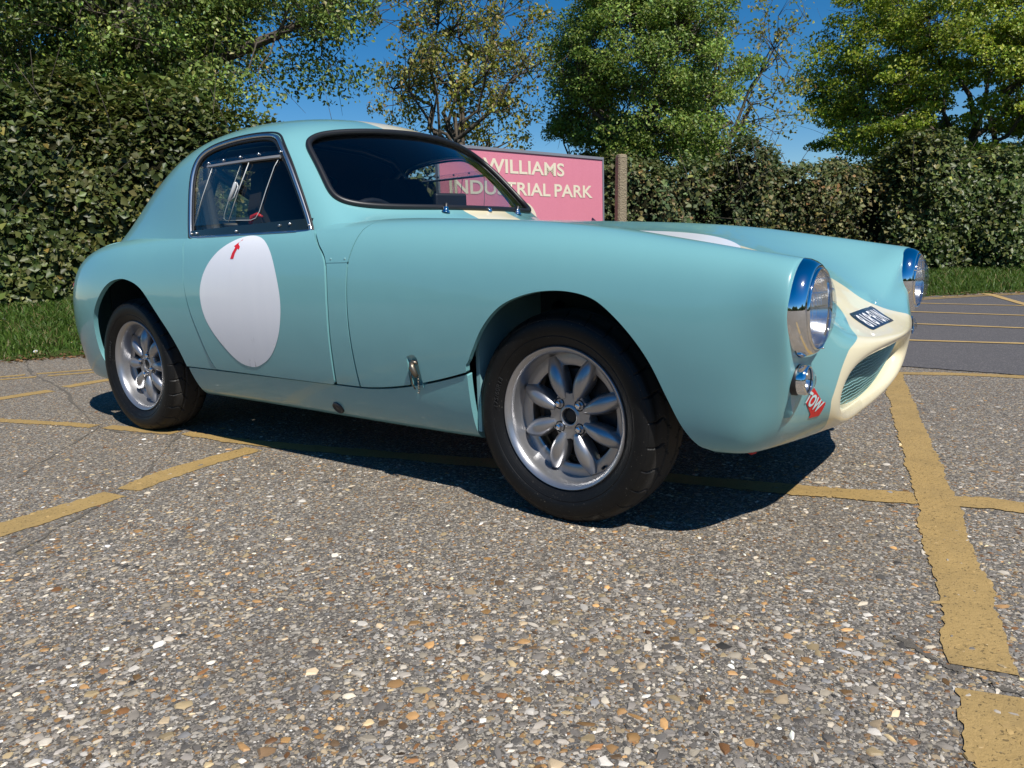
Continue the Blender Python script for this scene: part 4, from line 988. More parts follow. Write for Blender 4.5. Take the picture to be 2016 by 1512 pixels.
joint([(-5.07, .13), (-4.31, -.13), (-3.49, -.315), (-2.27, -.683), (-1.84, -.60)], .02); joint([(-2.27, -.683), (-1.95, -1.0), (-1.66, -1.285), (-1.3, -1.75)])
joint([(-1.84, -.575), (-1.50, -.87), (-1.265, -1.104), (-1.0, -1.5)], .016); joint([(.80, -.80), (.884, -.851), (.943, -.872), (.993, -.882), (1.4, -.90)], .016)

# ---- loose and embedded pebbles in the slabs near by (joined: too many to count)
def pebbles():
    pts = []
    N = 200000
    # sample in image space for an even screen density, then keep by size
    px = rng.uniform(-40, 2056, N); py = 700+rng.random(N)**.75*840
    D = _f[None]+_r2[None]*((px-1008)/CF)[:, None]-_u2[None]*((py-756)/CF)[:, None]; P = (CP[None]+D*(-CP[2]/D[:, 2])[:, None])[:, :2]
    dist = np.hypot(P[:, 0]-CP[0], P[:, 1]-CP[1])
    ok = (dist < 4.2) & ~((P[:, 1] > 2.15-.04*P[:, 0]))
    inl = np.full(N, -1.)
    for L in LINES:
        if L[:, 0].min() > 4 or L[:, 1].min() > 3: continue
        d = poly_sdf(P, L[::3]); inl = np.maximum(inl, d)
    ok &= (inl < -.001) | (rng.random(N) < .30)
    P = P[ok]; dist = dist[ok]; inl = inl[ok]
    rad = np.exp(rng.normal(math.log(.0024), .58, len(P))); rad = np.clip(rad, .0013, .0125)
    need = .00085*dist**1.3                      # pieces too small to show at their distance are left to the material
    keep = (rad > need) & (rng.random(len(P)) < .74*np.clip(.62+.75*(np.sin(P[:, 0]*4.1+1.3*np.sin(P[:, 1]*3.3))*np.sin(P[:, 1]*5.2+1.1*np.sin(P[:, 0]*2.7))+.35*np.sin(P[:, 0]*13+P[:, 1]*9)), .25, 1.1)); P, rad, dist, inl = P[keep], rad[keep], dist[keep], inl[keep]
    order = np.argsort(-rad); P, rad, dist, inl = P[order], rad[order], dist[order], inl[order]
    cell = {}; sel = []
    for i, (p, r) in enumerate(zip(P, rad)):
        k = (int(p[0]//.02), int(p[1]//.02)); hit = False
        for a in (-1, 0, 1):
            for b in (-1, 0, 1):
                for j in cell.get((k[0]+a, k[1]+b), ()):
                    q = P[j]; rr = (rad[j]+r)*.86
                    if (q[0]-p[0])**2+(q[1]-p[1])**2 < rr*rr: hit = True; break
                if hit: break
            if hit: break
        if not hit: cell.setdefault(k, []).append(i); sel.append(i)
        if len(sel) >= 62000: break
    P, rad, inl = P[sel], rad[sel], inl[sel]; n = len(P); zoff = np.where(inl > -.001, .0016, 0)
    k = 6; ang = np.linspace(0, 2*math.pi, k, endpoint=False)[None]+rng.uniform(0, 6.28, (n, 1))+rng.normal(0, .16, (n, k))
    asp_ = rng.uniform(.34, .95, (n, 1)); rot = rng.uniform(0, 6.28, (n, 1)); rr = rad[:, None]*1.25*rng.uniform(.62, 1.22, (n, k))
    lx, ly = rr*np.cos(ang), rr*np.sin(ang)*asp_
    bx = lx*np.cos(rot)-ly*np.sin(rot); by = lx*np.sin(rot)+ly*np.cos(rot)
    h = np.clip(rad*rng.uniform(.08, .38, n), .0004, .0022)[:, None]; tilt = rng.normal(0, .16, (n, 2))
    base = np.stack([P[:, :1]+bx, P[:, 1:]+by, np.full((n, k), -.0006)], -1)
    f = rng.uniform(.62, .80, (n, 1)); ux, uy = bx*f, by*f
    up = np.stack([P[:, :1]+ux, P[:, 1:]+uy, h*.80+tilt[:, :1]*ux*.5+tilt[:, 1:]*uy*.5], -1)
    ctr = np.stack([P[:, 0]+rng.normal(0, .12, n)*rad, P[:, 1]+rng.normal(0, .12, n)*rad, h[:, 0]], -1)[:, None]
    V = np.concatenate([base, up, ctr], 1); V[..., 2] += zoff[:, None]; m = 2*k+1
    tri = []
    for j in range(k):
        j2 = (j+1) % k; tri += [(j, j2, k+j2), (j, k+j2, k+j), (k+j, k+j2, 2*k)]
    F = (np.arange(n)[:, None, None]*m+np.array(tri)[None]).reshape(-1, 3)
    me = fast_mesh('pebbles', V.reshape(-1, 3), F)
    c = STONES[rng.choice(len(STONES), n, p=SW)]*np.exp(rng.normal(-.40, .38, (n, 1))); pn = (inl > -.001) & (rng.random(n) < .88); c[pn] = np.array([.38, .255, .098])*rng.uniform(.82, 1.12, (pn.sum(), 1)); c = np.repeat(c[:, None], m, 1)*rng.uniform(.9, 1.08, (n, m, 1)); c[:, :k] *= .75
    palette_attr(me, np.clip(c, 0, .85).reshape(-1, 3))
    o = link('pebbles', me, attr_mat('flint_pebbles', .55, .45, bump=.25)); o['kind'] = 'stuff'; tag(o, 'flint pebbles showing in the worn concrete slabs', 'pebbles')
    me.polygons.foreach_set('use_smooth', np.ones(len(me.polygons), bool)); me.set_sharp_from_angle(angle=R(38))
pebbles()

# ================================================================== VERGE
def verge_z(d, s):
    t = np.clip(d/1.9, 0, 1); hgt = np.interp(s, [0, 50, 70, 90, 110, 140], [.30, .29, .24, .20, .17, .17])
    return .012+hgt*(t*t*(3-2*t))
def soil_mat():
    m = M('verge_soil_and_turf'); co = m.obj(); n = m.noise(co, 30, 6, .7); b = m.noise(co, 2.5, 4)
    col = m.mix(n, (.030, .045, .012, 1), (.060, .085, .020, 1)); col = m.mix(m.ramp(b, [(.5, (0, 0, 0)), (.7, (1, 1, 1))]), col, (.055, .070, .018, 1))
    m.P(base_color=col, roughness=.95, specular_ior_level=.1, normal=m.bump(n, .8, .03)); return m.m
SOIL = soil_mat()
VT = np.gradient(VE, axis=0); VT /= np.linalg.norm(VT, axis=1, keepdims=True); VN = np.stack([-VT[:, 1], VT[:, 0]], 1); SI = np.arange(len(VE))
DD = [0, .05, .15, .35, .6, .9, 1.2, 1.5, 1.9, 2.6, 4, 8, 60]
V = []
for d in DD:
    q = VE+VN*d; zz = verge_z(np.full(len(VE), d), SI) if d > 0 else np.full(len(VE), -.002)
    if d == 0: q = q+VN*rng.normal(0, .02, (len(VE), 1))
    V.append(np.c_[q, zz+(rng.normal(0, .012, len(VE)) if 0 < d < 3 else 0)])
n = len(VE); V = np.concatenate(V); F = [(k*n+i, k*n+i+1, (k+1)*n+i+1, (k+1)*n+i) for k in range(len(DD)-1) for i in range(n-1)]
o = link('verge', mesh('verge', V, F), SOIL, smooth=True); o['kind'] = 'structure'
def on_verge(s, d):
    """s: float index along the edge line, d: metres behind it"""
    i = np.clip(s, 0, len(VE)-1.001); a = i.astype(int); f = (i-a)[:, None]
    p = VE[a]*(1-f)+VE[a+1]*f; nn = VN[a]*(1-f)+VN[a+1]*f
    return np.c_[p+nn*d[:, None], verge_z(d, i)]
def grass():
    parts = []
    for n_, s0, s1, d1, hmin, hmax in ((26000, 30, 62, 2.3, .03, .11), (9000, 62, 86, 2.0, .04, .10), (20000, 86, 112, 2.2, .03, .09)):
        s_ = rng.uniform(s0, s1, n_); d_ = rng.random(n_)**.85*d1
        P = on_verge(s_, d_); edge = np.clip(d_/.3, .25, 1)
        keep = rng.random(n_) < np.clip(.25+d_/.25, 0, 1); P, edge = P[keep], edge[keep]; m = len(P)
        h = rng.uniform(hmin, hmax, m)*edge; a = rng.uniform(0, 6.28, m); w_ = rng.uniform(.0025, .006, m); lean = rng.uniform(.2, 1.1, m)*h; la = rng.uniform(0, 6.28, m)
        dx, dy = np.cos(a)*w_, np.sin(a)*w_; lx, ly = np.cos(la)*lean, np.sin(la)*lean
        b0 = P+np.c_[-dx, -dy, np.full(m, -.01)]; b1 = P+np.c_[dx, dy, np.full(m, -.01)]
        m0 = P+np.c_[-dx*.8+lx*.35, -dy*.8+ly*.35, h*.65]; m1 = P+np.c_[dx*.8+lx*.35, dy*.8+ly*.35, h*.65]; tp = P+np.c_[lx, ly, h*.95]
        parts.append(np.stack([b0, b1, m0, m1, tp], 1))
    V = np.concatenate(parts); n_ = len(V); tri = np.array([(0, 1, 3), (0, 3, 2), (2, 3, 4)])
    F = (np.arange(n_)[:, None, None]*5+tri[None]).reshape(-1, 3); me = fast_mesh('grass', V.reshape(-1, 3), F)
    t = rng.random((n_, 1)); c = np.array([.045, .105, .014])*(1-t)+np.array([.115, .180, .030])*t; dry = rng.random(n_) < .10; c[dry] = np.array([.26, .21, .09])*rng.uniform(.6, 1.1, (dry.sum(), 1))
    palette_attr(me, np.repeat(c[:, None], 5, 1).reshape(-1, 3))
    o = link('grass', me, attr_mat('grass_blades', .5, .3, .30)); o['kind'] = 'stuff'; tag(o, 'short green grass on the bank below the hedge', 'grass')
grass()
# ================================================================== FOLIAGE
def leaf_geo(C, Nrm, size, aspect=.62, fold=.22, droop=.0):
    """folded leaves: 4 vertices and 2 triangles each"""
    n = len(C); Nrm = Nrm/(np.linalg.norm(Nrm, axis=1, keepdims=True)+1e-9)
    r = rng.normal(0, 1, (n, 3)); r[:, 2] -= droop; t = r-Nrm*(r*Nrm).sum(1, keepdims=True); t /= np.linalg.norm(t, axis=1, keepdims=True)+1e-9
    b = np.cross(Nrm, t); s = size[:, None]
    base = C-t*s*.5; tip = C+t*s*.5-Nrm*s*.08; mid = C-t*s*rng.uniform(.0, .15, (n, 1))
    L = mid+b*s*aspect*.5+Nrm*s*fold*.5; Rr = mid-b*s*aspect*.5+Nrm*s*fold*.5
    V = np.stack([base, Rr, tip, L], 1).reshape(-1, 3)
    F = (np.arange(n)[:, None, None]*4+np.array([(0, 1, 2), (0, 2, 3)])[None]).reshape(-1, 3)
    return V, F
LEAFM = {}
def leaf_mat(name, rough, spec, transl):
    if name not in LEAFM: LEAFM[name] = attr_mat(name, rough, spec, transl)
    return LEAFM[name]
def pal(n, cols, wts, jitter=.25):
    cols = np.array(cols); w_ = np.array(wts, float); c = cols[rng.choice(len(cols), n, p=w_/w_.sum())]
    return np.clip(c*np.exp(rng.normal(0, jitter, (n, 1)))*np.exp(rng.normal(0, .08, (n, 3))), .003, .6)
def leaf_obj(name, C, Nrm, size, cols, mat, parent, aspect=.62, fold=.22, droop=0.):
    V, F = leaf_geo(C, Nrm, size, aspect, fold, droop); me = fast_mesh(name, V, F); palette_attr(me, np.repeat(cols, 4, 0))
    return link(name, me, mat, parent)
BARK = M('bark'); _b = BARK.noise(BARK.obj(), 22, 6, .7); BARK.P(base_color=BARK.mix(_b, (.045, .035, .025, 1), (.12, .10, .075, 1)), roughness=.9, normal=BARK.bump(_b, .7, .02)); BARK = BARK.m
CORE = M('hedge_inner_shade'); _b = CORE.noise(CORE.obj(), 18, 5, .7); CORE.P(base_color=CORE.mix(_b, (.012, .013, .007, 1), (.030, .028, .016, 1)), roughness=1.0, specular_ior_level=0.0, normal=CORE.bump(_b, 1., .05)); CORE = CORE.m  # shade of the hedge's inside put into a dark brown-green colour

def vnoise(P, f, seed=0):
    """cheap smooth noise from summed sines"""
    q = np.asarray(P)*f; r = np.random.default_rng(seed); out = np.zeros(len(q))
    for k in range(5):
        d = r.normal(0, 1, 3)*(1+.5*k); out += np.sin(q@d+r.uniform(0, 6.28))/(1+.4*k)
    return out/2.6
IVY = ([(.046, .068, .016), (.070, .096, .024), (.108, .132, .038), (.150, .162, .050), (.28, .24, .05)], [30, 34, 22, 9, 1.2])
BRAM = ([(.058, .080, .026), (.085, .105, .036), (.130, .130, .048), (.17, .115, .045), (.21, .19, .06)], [26, 32, 20, 6, 5])
def hedge(name, label, s0, s1, d0, h0, h1, thick, n, lsize, palette, seed, cat='hedge', group=None, rough=.32):
    """a mound of leaves that stands on the verge between two places of its edge line"""
    root = empty(name); tag(root, label, cat, group)
    sm = np.array([(s0+s1)/2]); root.location = tuple(on_verge(sm, np.array([d0+thick/2]))[0]); org = np.array(root.location)
    rs = np.random.default_rng(seed)
    def surf(s_, t, depth):
        """t: 0 foot of the front face .. 1 top edge .. 1.6 back over the top"""
        base = on_verge(s_, np.full(len(s_), d0)); back = on_verge(s_, np.full(len(s_), d0+thick)); nn = (back-base)[:, :2]/thick
        u = (s_-s0)/(s1-s0); H = h0+(h1-h0)*u; end = np.clip(np.minimum(u, 1-u)/.10, 0, 1)**.5
        H = H*(.55+.45*end)*(1+.10*vnoise(np.c_[s_*.12, s_*0, s_*0], 2.1, seed)+.05*vnoise(np.c_[s_*.3, s_*0, s_*0], 2.9, seed+3))
        zz = np.where(t < 1, H*t, H*(1+.06*np.sin((t-1)*2.6))); off = np.where(t < 1, .34*np.clip(t-.55, 0, 1)**1.6*thick, .16*thick+(t-1)*thick)
        p = base.copy(); p[:, :2] += nn*(off+depth)[:, None]; p[:, 2] += zz
        lump = .26*vnoise(p, .8, seed+7)+.26*vnoise(p, 1.7, seed+1)+.12*vnoise(p, 4.2, seed+2)
        nrm = np.zeros_like(p); f = np.clip((t-.7)/.5, 0, 1)[:, None]; nrm[:, :2] = -nn*(1-f); nrm[:, 2:] = .25+f*.9; nrm /= np.linalg.norm(nrm, axis=1, keepdims=True)
        return p+nrm*lump[:, None]-nrm*0, nrm
    # core: closed sheet behind the leaves, coloured near black as the hedge's inner shade
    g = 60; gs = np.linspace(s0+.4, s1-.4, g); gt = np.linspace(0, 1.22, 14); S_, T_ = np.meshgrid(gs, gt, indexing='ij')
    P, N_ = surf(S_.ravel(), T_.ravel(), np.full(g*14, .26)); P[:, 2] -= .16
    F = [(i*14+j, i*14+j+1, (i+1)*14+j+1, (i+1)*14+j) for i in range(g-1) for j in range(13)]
    link('inner_fill', mesh('inner_fill', P-org, F), CORE, root, True)
    s_ = rs.uniform(s0, s1, n); t = rs.random(n)*1.42; depth = rs.exponential(.085, n)
    P, N_ = surf(s_, t, depth-.02); cl = vnoise(P, 7.0, seed+5); cl2 = vnoise(P, 3.1, seed+15); keep = rs.random(n) < np.clip(.72+.55*cl+.65*cl2, .06, 1); P, N_ = P[keep], N_[keep]
    m = len(P); P = P+rs.normal(0, .045, (m, 3)); P[:, 2] = np.maximum(P[:, 2], .05); nr = N_+rs.normal(0, .55, (m, 3)); nr[:, 2] += .35
    col = pal(m, *palette); patch = vnoise(P, 1.1, seed+9)[:, None]; col *= 1+.30*patch; col[:, 0] *= 1+.25*vnoise(P, 1.7, seed+12); col = np.clip(col, .004, .6)
    leaf_obj('leaves', P-org, nr, np.clip(np.exp(rs.normal(-.12, .36, m)), .35, 1.7)*lsize, col, leaf_mat('glossy_hedge_leaf_%d' % int(rough*100), rough+.10, .30, .18), root, .78, .25, .6)
    # bare shoots
    mb = MB()
    for k in range(26):
        q, nn = surf(np.array([rs.uniform(s0, s1)]), np.array([rs.uniform(.35, 1.1)]), np.array([.0])); q = q[0]-org; dv = nn[0]*rs.uniform(.1, .3)+np.array([rs.normal(0, .2), rs.normal(0, .2), rs.uniform(-.1, .35)])
        mb.tube([q-dv*.6, q+dv*.3+rs.normal(0, .02, 3), q+dv], [.005, .004, .002], 4)
    mb.build('shoots', BARK, root, smooth=True)['kind'] = 'stuff'
    return root

def tube_path(a, b, k, wob, rs):
    a, b = np.array(a, float), np.array(b, float); L = np.linalg.norm(b-a); P = [a+(b-a)*i/k for i in range(k+1)]
    for i in range(1, k): P[i] = P[i]+rs.normal(0, wob*L, 3)
    return P
def tree(name, label, base, trunk_top, centre, radii, n_cl, per, lsize, palette, seed, r0=.14, cl_r=.34, shell=.55, transl=.30, rough=.45, cat='tree', flat=.6, extra=(), low_cut=None, inner_fill=1.0, aspect=.62, stems=1):
    root = empty(name, tuple(base)); tag(root, label, cat); base = np.array(base, float); rs = np.random.default_rng(seed)
    C0 = np.array(centre); Rd = np.array(radii); d = rs.normal(0, 1, (n_cl*3, 3)); d /= np.linalg.norm(d, axis=1, keepdims=True)
    rad = shell+(1-shell)*rs.random(len(d))**.7; rad *= 1+.16*vnoise(d*2, 1.7, seed+4)+.08*vnoise(d*5, 1.9, seed+6)
    cl = C0+d*rad[:, None]*Rd
    if low_cut is not None: cl = cl[cl[:, 2] > low_cut+.35*vnoise(cl, 1.3, seed+8)]
    cl = cl[:n_cl]
    if len(extra): cl = np.concatenate([cl, np.array(extra)])
    # trunk and limbs
    mb = MB(); top_ = np.array(trunk_top)
    for k in range(stems):
        o_ = rs.normal(0, .22, 3)*(k > 0); o_[2] = 0
        p = tube_path(base+o_-[0, 0, .05], top_+o_*2, 5, .03, rs); mb.tube(p-base, np.linspace(r0, r0*.55, 6)/(1 if stems == 1 else 1.6), 9)
    limbs = []
    mains = cl[rs.choice(len(cl), min(len(cl), 14), replace=False)]
    for q in mains:
        s0 = base+(top_-base)*rs.uniform(.45, 1.0); p = tube_path(s0, s0+(q-s0)*.85, 6, .05, rs); limbs.append(p); mb.tube(np.array(p)-base, np.linspace(r0*.42, .012, 7), 6)
    mb.build('trunk', BARK, root, smooth=True)
    mb = MB(); allp = np.concatenate([np.array(p) for p in limbs]+[top_[None]])
    for q in cl[rs.random(len(cl)) < inner_fill]:
        dd = np.linalg.norm(allp-q, axis=1); s0 = allp[np.argsort(dd)[rs.integers(0, 3)]]
        if np.linalg.norm(q-s0) > 2.2: continue
        p = tube_path(s0, q, 4, .06, rs); mb.tube(np.array(p)-base, [.013, .010, .008, .006, .003], 4)
        for _ in range(2):
            v = q+rs.normal(0, cl_r*.7, 3); mb.tube(np.array([p[3], (p[3]+v)/2+rs.normal(0, .03, 3), v])-base, [.006, .004, .002], 3)
    mb.build('branches', BARK, root, smooth=True)['kind'] = 'stuff'
    n = len(cl)*per; idx = np.repeat(np.arange(len(cl)), per); sc = rs.uniform(.65, 1.35, len(cl))[idx]
    off = rs.normal(0, 1, (n, 3)); off *= (rs.random(n)**.33/np.linalg.norm(off, axis=1))[:, None]*cl_r*sc[:, None]; off[:, 2] *= flat
    P = cl[idx]+off; out = (P-C0)/Rd; out /= np.linalg.norm(out, axis=1, keepdims=True)+1e-9
    nr = out*.5+rs.normal(0, .6, (n, 3)); nr[:, 2] += .55
    col = np.clip(1.28*pal(n, *palette)*np.exp(rs.normal(0, .18, len(cl)))[idx][:, None], .004, .5)
    leaf_obj('crown', P-base, nr, rs.uniform(.6, 1.25, n)*lsize, col, leaf_mat('leaf_%s' % name, rough, .35, transl), root, aspect, .2, .3)
    return root
def P3(px, py, depth): return at_depth((px, py), depth)
def ground_at(px, depth, z=.25):
    q = at_depth((px, 480), depth); return (q[0], q[1], z)

# hedges along the verge, from the left of the picture to the right
hedge('ivy_hedge', 'tall glossy ivy hedge on the grass bank behind the car tail', 27, 66, 1.75, 2.10, 1.35, 1.3, 62000, .063, IVY, 11)
hedge('bramble_hedge', 'low bramble hedge behind the pink sign board', 62, 90, 2.3, 1.45, 1.45, 1.4, 20000, .060, BRAM, 21, rough=.42)
hedge('bramble_thicket', 'brownish bramble thicket between the concrete post and ivy mound', 84, 100, 2.0, 1.40, 1.55, 1.5, 28000, .055, BRAM, 31, rough=.42)
hedge('ivy_mound', 'rounded ivy mound in front of the yellow-green tree', 96, 113, 1.7, 1.65, 1.70, 1.6, 46000, .060, IVY, 41)
hedge('ivy_bank', 'ivy bank running away along the road beyond the ivy mound', 108, 128, 1.6, 1.9, 2.3, 1.8, 32000, .072, IVY, 51)

GREEN = ([(.070, .105, .022), (.105, .150, .030), (.150, .195, .042), (.185, .205, .050)], [26, 34, 26, 10])
FRESH = ([(.085, .135, .026), (.120, .180, .033), (.165, .225, .042), (.200, .240, .050)], [22, 34, 30, 12])
LIME = ([(.115, .160, .017), (.170, .225, .022), (.230, .280, .030), (.275, .295, .036)], [22, 34, 30, 12])
BUD = ([(.15, .165, .032), (.205, .205, .040), (.25, .215, .050), (.20, .125, .042)], [36, 32, 18, 8])
# big ivy-clad tree on the left
b = ground_at(330, 9.6, .28); c = P3(90, 10, 9.8)
ext = [P3(x_, y_, 9.0+rng.normal(0, .3)) for x_, y_ in [(x0, y0) for x0, y0 in zip(rng.uniform(430, 705, 46), rng.uniform(-120, 1, 46)+rng.uniform(0, 120, 46))]+[(600, 150), (660, 165), (540, 160), (690, 150), (480, 190)]+[(x0, y0) for x0, y0 in zip(rng.uniform(-20, 450, 110), rng.uniform(-20, 215, 110))]]
tree('ivy_clad_tree', 'large dark ivy-clad tree with drooping branches above the ivy hedge', b, (b[0], b[1], 4.2), c, (2.9, 2.6, 2.2), 430, 230, .058, GREEN, 101, r0=.30, cl_r=.33, shell=.45, extra=ext, low_cut=2.40, transl=.22)
# ivy on that tree's trunk
tv = np.random.default_rng(5); n_ = 5200; a_ = tv.uniform(0, 6.28, n_); z_ = tv.uniform(.2, 3.6, n_); rr_ = .42+.16*np.sin(z_*2.2+a_)+tv.normal(0, .07, n_)+.35*np.clip((z_-1.6)/2, 0, 1)
Pv = np.c_[rr_*np.cos(a_)*1.15, rr_*np.sin(a_), z_]; TR1 = [o for o in SC.objects if o.name.startswith('ivy_clad_tree')][0]
leaf_obj('trunk_ivy', Pv, np.c_[np.cos(a_), np.sin(a_), .3+0*a_]+tv.normal(0, .5, (n_, 3)), tv.uniform(.05, .085, n_), pal(n_, *IVY), leaf_mat('glossy_hedge_leaf_32', .42, .30, .18), TR1, .8, .2, .7)
# budding trees, sparse
b = ground_at(900, 14.2, .2); c = P3(915, 95, 14.2)
tree('budding_tree', 'sparse tree with yellow-brown buds standing left of the dense green tree', b, (b[0], b[1], 2.6), c, (1.95, 1.9, 2.3), 240, 62, .078, BUD, 201, r0=.12, cl_r=.21, shell=.25, transl=.35, stems=3, flat=.9, inner_fill=1.0)
b = ground_at(1400, 15.5, .2); c = P3(1425, 130, 15.5)
tree('budding_tree', 'sparse brown-budded tree showing behind the right of the dense green tree', b, (b[0], b[1], 2.4), c, (1.75, 1.5, 2.4), 120, 36, .085, BUD, 211, r0=.13, cl_r=.22, shell=.45, transl=.35, stems=3, flat=.9)
# dense green hawthorn
b = ground_at(1260, 12.6, .2); c = P3(1262, 165, 12.6)
tree('green_tree', 'dense rounded green tree rising behind the concrete post', b, (b[0], b[1], 2.6), c, (1.66, 1.5, 2.15), 480, 220, .056, FRESH, 301, r0=.13, cl_r=.29, shell=.5, transl=.30, stems=3)
# yellow-green tree on the right
b = ground_at(1900, 17.0, .2); c = P3(1905, 165, 17.0)
tree('yellow_green_tree', 'broad yellow-green tree behind the ivy mound', b, (b[0], b[1], 2.8), c, (3.45, 2.7, 2.9), 560, 250, .082, LIME, 401, r0=.16, cl_r=.42, shell=.50, transl=.32, flat=.42)

# ================================================================== SIGN
SL, SR = at_depth((862, 290), 7.34), at_depth((1185, 312), 9.0); ZT = (SL[2]+SR[2])/2
su = np.array([SR[0]-SL[0], SR[1]-SL[1], 0]); SWID = np.linalg.norm(su); su /= SWID; sn = np.array([su[1], -su[0], 0])
if sn@(CP-SL) < 0: sn = -sn
org = np.array([SL[0], SL[1], ZT])
def sign_uv(px):
    d = ray(px); t = ((org-CP)@sn)/(d@sn); q = CP+d*t-org; return q@su, q[2]
sign = empty('sign_board', tuple(np.array([SL[0], SL[1], .2])+su*SWID/2)); tag(sign, 'large pink sign board with cream capital lettering', 'sign'); so_ = np.array(sign.location)
def pm():
    m = M('pink_sign_paint'); co = m.obj(); n = m.noise(co, 3, 5); f = m.noise(co, 90, 3)
    st = m.n('Mapping', i_Vector=co); st.inputs['Scale'].default_value = (9, 9, .5); n = m.math('ADD', m.math('MULTIPLY', n, .4), m.math('MULTIPLY', m.noise(st.outputs[0], 1.5, 5, .7), .6))
    m.P(base_color=m.mix(f, m.mix(n, (.50, .135, .19, 1), (.67, .205, .285, 1)), (.72, .27, .34, 1)), roughness=.55, specular_ior_level=.35); return m.m
SH = 1.22
mx = Matrix((tuple(su), tuple(sn), (0, 0, 1))).transposed()
def sbox(name, u0, u1, v0, v1, d0, d1, mat, bev=0):
    c = org+su*(u0+u1)/2+np.array([0, 0, (v0+v1)/2])+sn*(d0+d1)/2-so_
    return MB().box(tuple(c), (u1-u0, d1-d0, v1-v0), mx, bev).build(name, mat, sign)
sbox('panel', 0, SWID, -SH, 0, -.020, .0, pm())
FR = simple('grey_sign_frame', (.27, .28, .31, 1), .5, .3)
sbox('frame', -.02, SWID+.02, .0, .028, -.03, .012, FR); sbox('frame', -.02, SWID+.02, -SH-.028, -SH, -.03, .012, FR); sbox('frame', -.022, .0, -SH, 0, -.03, .010, FR); sbox('frame', SWID, SWID+.022, -SH, 0, -.03, .010, FR)
WOODP = simple('sign_post_wood', (.16, .13, .10, 1), .8)
sbox('sign_post', .25, .35, -ZT+.1, -.02, -.13, -.031, WOODP); sbox('sign_post', SWID-.35, SWID-.25, -ZT+.1, -.02, -.13, -.031, WOODP)
CREAM = simple('cream_sign_letters', (.74, .66, .50, 1), .55)
def sign_text(body, ua, ub, va, vb, off=.0):
    me = text_mesh(body, 1.0, .0, off, 1.0, 1.0, 'LEFT'); co = np.array([v.co[:] for v in me.vertices]); mn, mxx = co.min(0), co.max(0)
    for v in me.vertices:
        u = ua+(v.co.x-mn[0])/(mxx[0]-mn[0])*(ub-ua); q = va+(v.co.y-mn[1])/(mxx[1]-mn[1])*(vb-va)
        v.co = Vector(org+su*u+np.array([0, 0, q])+sn*.004-so_)
    o = link('sign_lettering', me, CREAM, sign); return o
u1, v1 = sign_uv((1110, 322)); _, v1b = sign_uv((1109, 348)); u0, _ = sign_uv((951, 330))
sign_text('WILLIAMS', u0, u1, v1b, v1, .020)
u1, v1 = sign_uv((1166, 366)); _, v1b = sign_uv((1166, 390)); u0, _ = sign_uv((884, 360)); um, _ = sign_uv((1083, 370)); un, _ = sign_uv((1091, 370))
sign_text('INDUSTRIAL', u0, um, v1b, v1, .020); sign_text('PARK', un, u1, v1b, v1, .020)
uc, vc = sign_uv((1030, 438)); V = [org+su*(uc+.215*math.cos(q))+np.array([0, 0, vc+.215*math.sin(q)])+sn*.004-so_ for q in np.linspace(0, 2*math.pi, 49)[:-1]]
link('sign_emblem', mesh('sign_emblem', V, [tuple(range(48))]), CREAM, sign)
# concrete post
pb = at_depth((1220, 480), 8.6); ptop = at_depth((1221, 308), 8.6)[2]
pc = M('weathered_concrete'); _n = pc.noise(pc.obj(), 40, 6, .7); _v = pc.n('TexVoronoi', i_Vector=pc.obj(), i_Scale=70).outputs['Distance']
pc.P(base_color=pc.mix(_n, (.20, .155, .095, 1), (.34, .28, .19, 1)), roughness=.9, normal=pc.bump(pc.math('ADD', _n, _v), .7, .012))
post = MB(); w_ = .053; prof = [(-w_, -w_*.7), (-w_*.7, -w_), (w_*.7, -w_), (w_, -w_*.7), (w_, w_*.7), (w_*.7, w_), (-w_*.7, w_), (-w_, w_*.7)]
V = []; F = []
for z_, s_ in ((-.15, 1.12), (.3, 1.06), (ptop-.2-.03, 1.0), (ptop-.2-.008, .92), (ptop-.2, .70)): V += [(x_*s_, y_*s_, z_) for x_, y_ in prof]
for i in range(4): F += [(i*8+j, i*8+(j+1) % 8, i*8+8+(j+1) % 8, i*8+8+j) for j in range(8)]
F.append(tuple(range(32, 40)))
o = post.add(V, F).build('concrete_post', pc.m); o.location = (pb[0], pb[1], .2); o.rotation_euler = (R(1.0), R(.6), CYAW+.3); tag(o, 'weathered square concrete post beside the pink sign board', 'post')
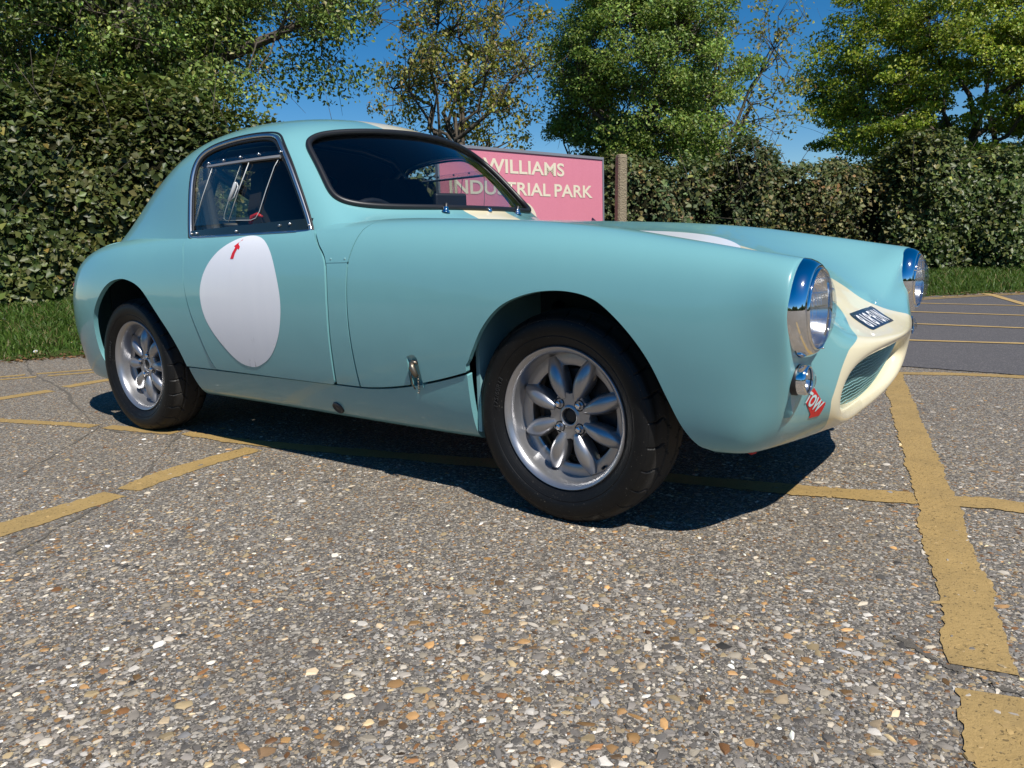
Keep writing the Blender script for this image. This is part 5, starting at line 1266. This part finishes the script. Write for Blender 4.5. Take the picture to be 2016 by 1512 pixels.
# daisies and leaf litter on the verge
dz = None
for px, py in ((4, 616), (8, 628), (2, 631), (142, 674), (108, 634), (137, 642), (70, 692)):
    d = ray((px, py)); q = None
    for t in np.linspace(4, 12, 400):
        p_ = CP+d*t; k = np.argmin(np.hypot(*(VE-p_[:2]).T)); dd = (p_[:2]-VE[k])@VN[k]
        if p_[2] < verge_z(np.array([max(dd, 0)]), np.array([k]))[0]+.05: q = p_; break
    if q is None: continue
    if dz is None:
        dz = empty('daisy'); V = []; F = []
        for k in range(11):
            a = 2*math.pi*k/11; V += [(.004*math.cos(a), .004*math.sin(a), .0), (.014*math.cos(a-.2), .014*math.sin(a-.2), .003), (.015*math.cos(a+.15), .015*math.sin(a+.15), .003)]; F.append((3*k, 3*k+1, 3*k+2))
        MB().add(V, F).build('petals', simple('daisy_white', (.75, .75, .75, 1), .6), dz); MB().lathe([(.0002, .005), (.003, .004), (.0045, .001)], 8, 'Z').build('eye', simple('daisy_yellow', (.6, .4, .03, 1), .6), dz)
        MB().tube([(0, 0, -.06), (.004, 0, 0)], .0012, 4).build('stem', simple('daisy_stem', (.07, .13, .03, 1), .6), dz); o = dz
    else:
        o = dz.copy(); COL.objects.link(o)
        for ch in list(dz.children): c_ = ch.copy(); COL.objects.link(c_); c_.parent = o
    o.location = tuple(q); o.rotation_euler = (R(28), R(8), rng.uniform(0, 6)); tag(o, 'small white daisy in the grass of the bank', 'flower', 'daisies in the grass bank')
n_ = 900; s_ = np.concatenate([rng.uniform(34, 62, 500), rng.uniform(86, 112, 400)]); d_ = rng.normal(.02, .10, n_); P_ = on_verge(s_, d_); P_[:, 2] = np.where(d_ < .02, .006, P_[:, 2]+.006)
o = leaf_obj('leaf_litter', P_, np.c_[rng.normal(0, .4, (n_, 2)), np.ones(n_)], rng.uniform(.015, .05, n_), pal(n_, [(.16, .085, .04), (.22, .14, .07), (.10, .06, .03)], [3, 2, 2]), leaf_mat('dry_leaf', .7, .2, .1), None); o['kind'] = 'stuff'; tag(o, 'dry brown leaf litter along the edge of the grass', 'leaf litter')

# a line of distant trees round the far sides of the car park (behind the camera; seen in the reflections)
rs = np.random.default_rng(77); n_ = 9000; a_ = rs.uniform(R(-150), R(50), n_); rad_ = 44+rs.normal(0, 2.0, n_); ht = 5.5+2.2*np.sin(a_*9)+1.2*np.sin(a_*23+1); z_ = rs.random(n_)**.8*ht
P_ = np.c_[1+rad_*np.cos(a_), -2+rad_*np.sin(a_), z_]; nr_ = np.c_[-np.cos(a_), -np.sin(a_), .4+0*a_]+rs.normal(0, .5, (n_, 3))
V1, F1 = leaf_geo(P_, nr_, rs.uniform(.7, 1.6, n_), .8, .2); c1 = np.repeat(pal(n_, *GREEN), 4, 0)
g = 120; ga = np.linspace(R(-150), R(50), g); gh = (5.5+2.2*np.sin(ga*9)+1.2*np.sin(ga*23+1))*.85
W0 = np.c_[1+46*np.cos(ga), -2+46*np.sin(ga), 0*ga]; W1 = W0+np.c_[0*ga, 0*ga, gh]; W2 = np.c_[1+50*np.cos(ga), -2+50*np.sin(ga), gh*.6]
V2 = np.concatenate([W0, W1, W2]); F2 = [(k*g+i, k*g+i+1, (k+1)*g+i+1, k*g+i) for k in range(2) for i in range(g-1)]+[(k*g+i+1, (k+1)*g+i+1, (k+1)*g+i, (k+1)*g+i) for k in range(0) for i in range(g-1)]
T2 = [t for k in range(2) for i in range(g-1) for t in ((k*g+i, k*g+i+1, (k+1)*g+i+1), (k*g+i, (k+1)*g+i+1, (k+1)*g+i))]
me = fast_mesh('distant_trees', np.concatenate([V1, V2]), np.concatenate([F1, np.array(T2)+len(V1)])); palette_attr(me, np.concatenate([c1, np.tile([[.035, .045, .018]], (len(V2), 1))]))
o = link('distant_trees', me, leaf_mat('distant_leaf', .6, .25, .15)); o['kind'] = 'stuff'; tag(o, 'distant line of trees round the far side of the car park', 'trees')
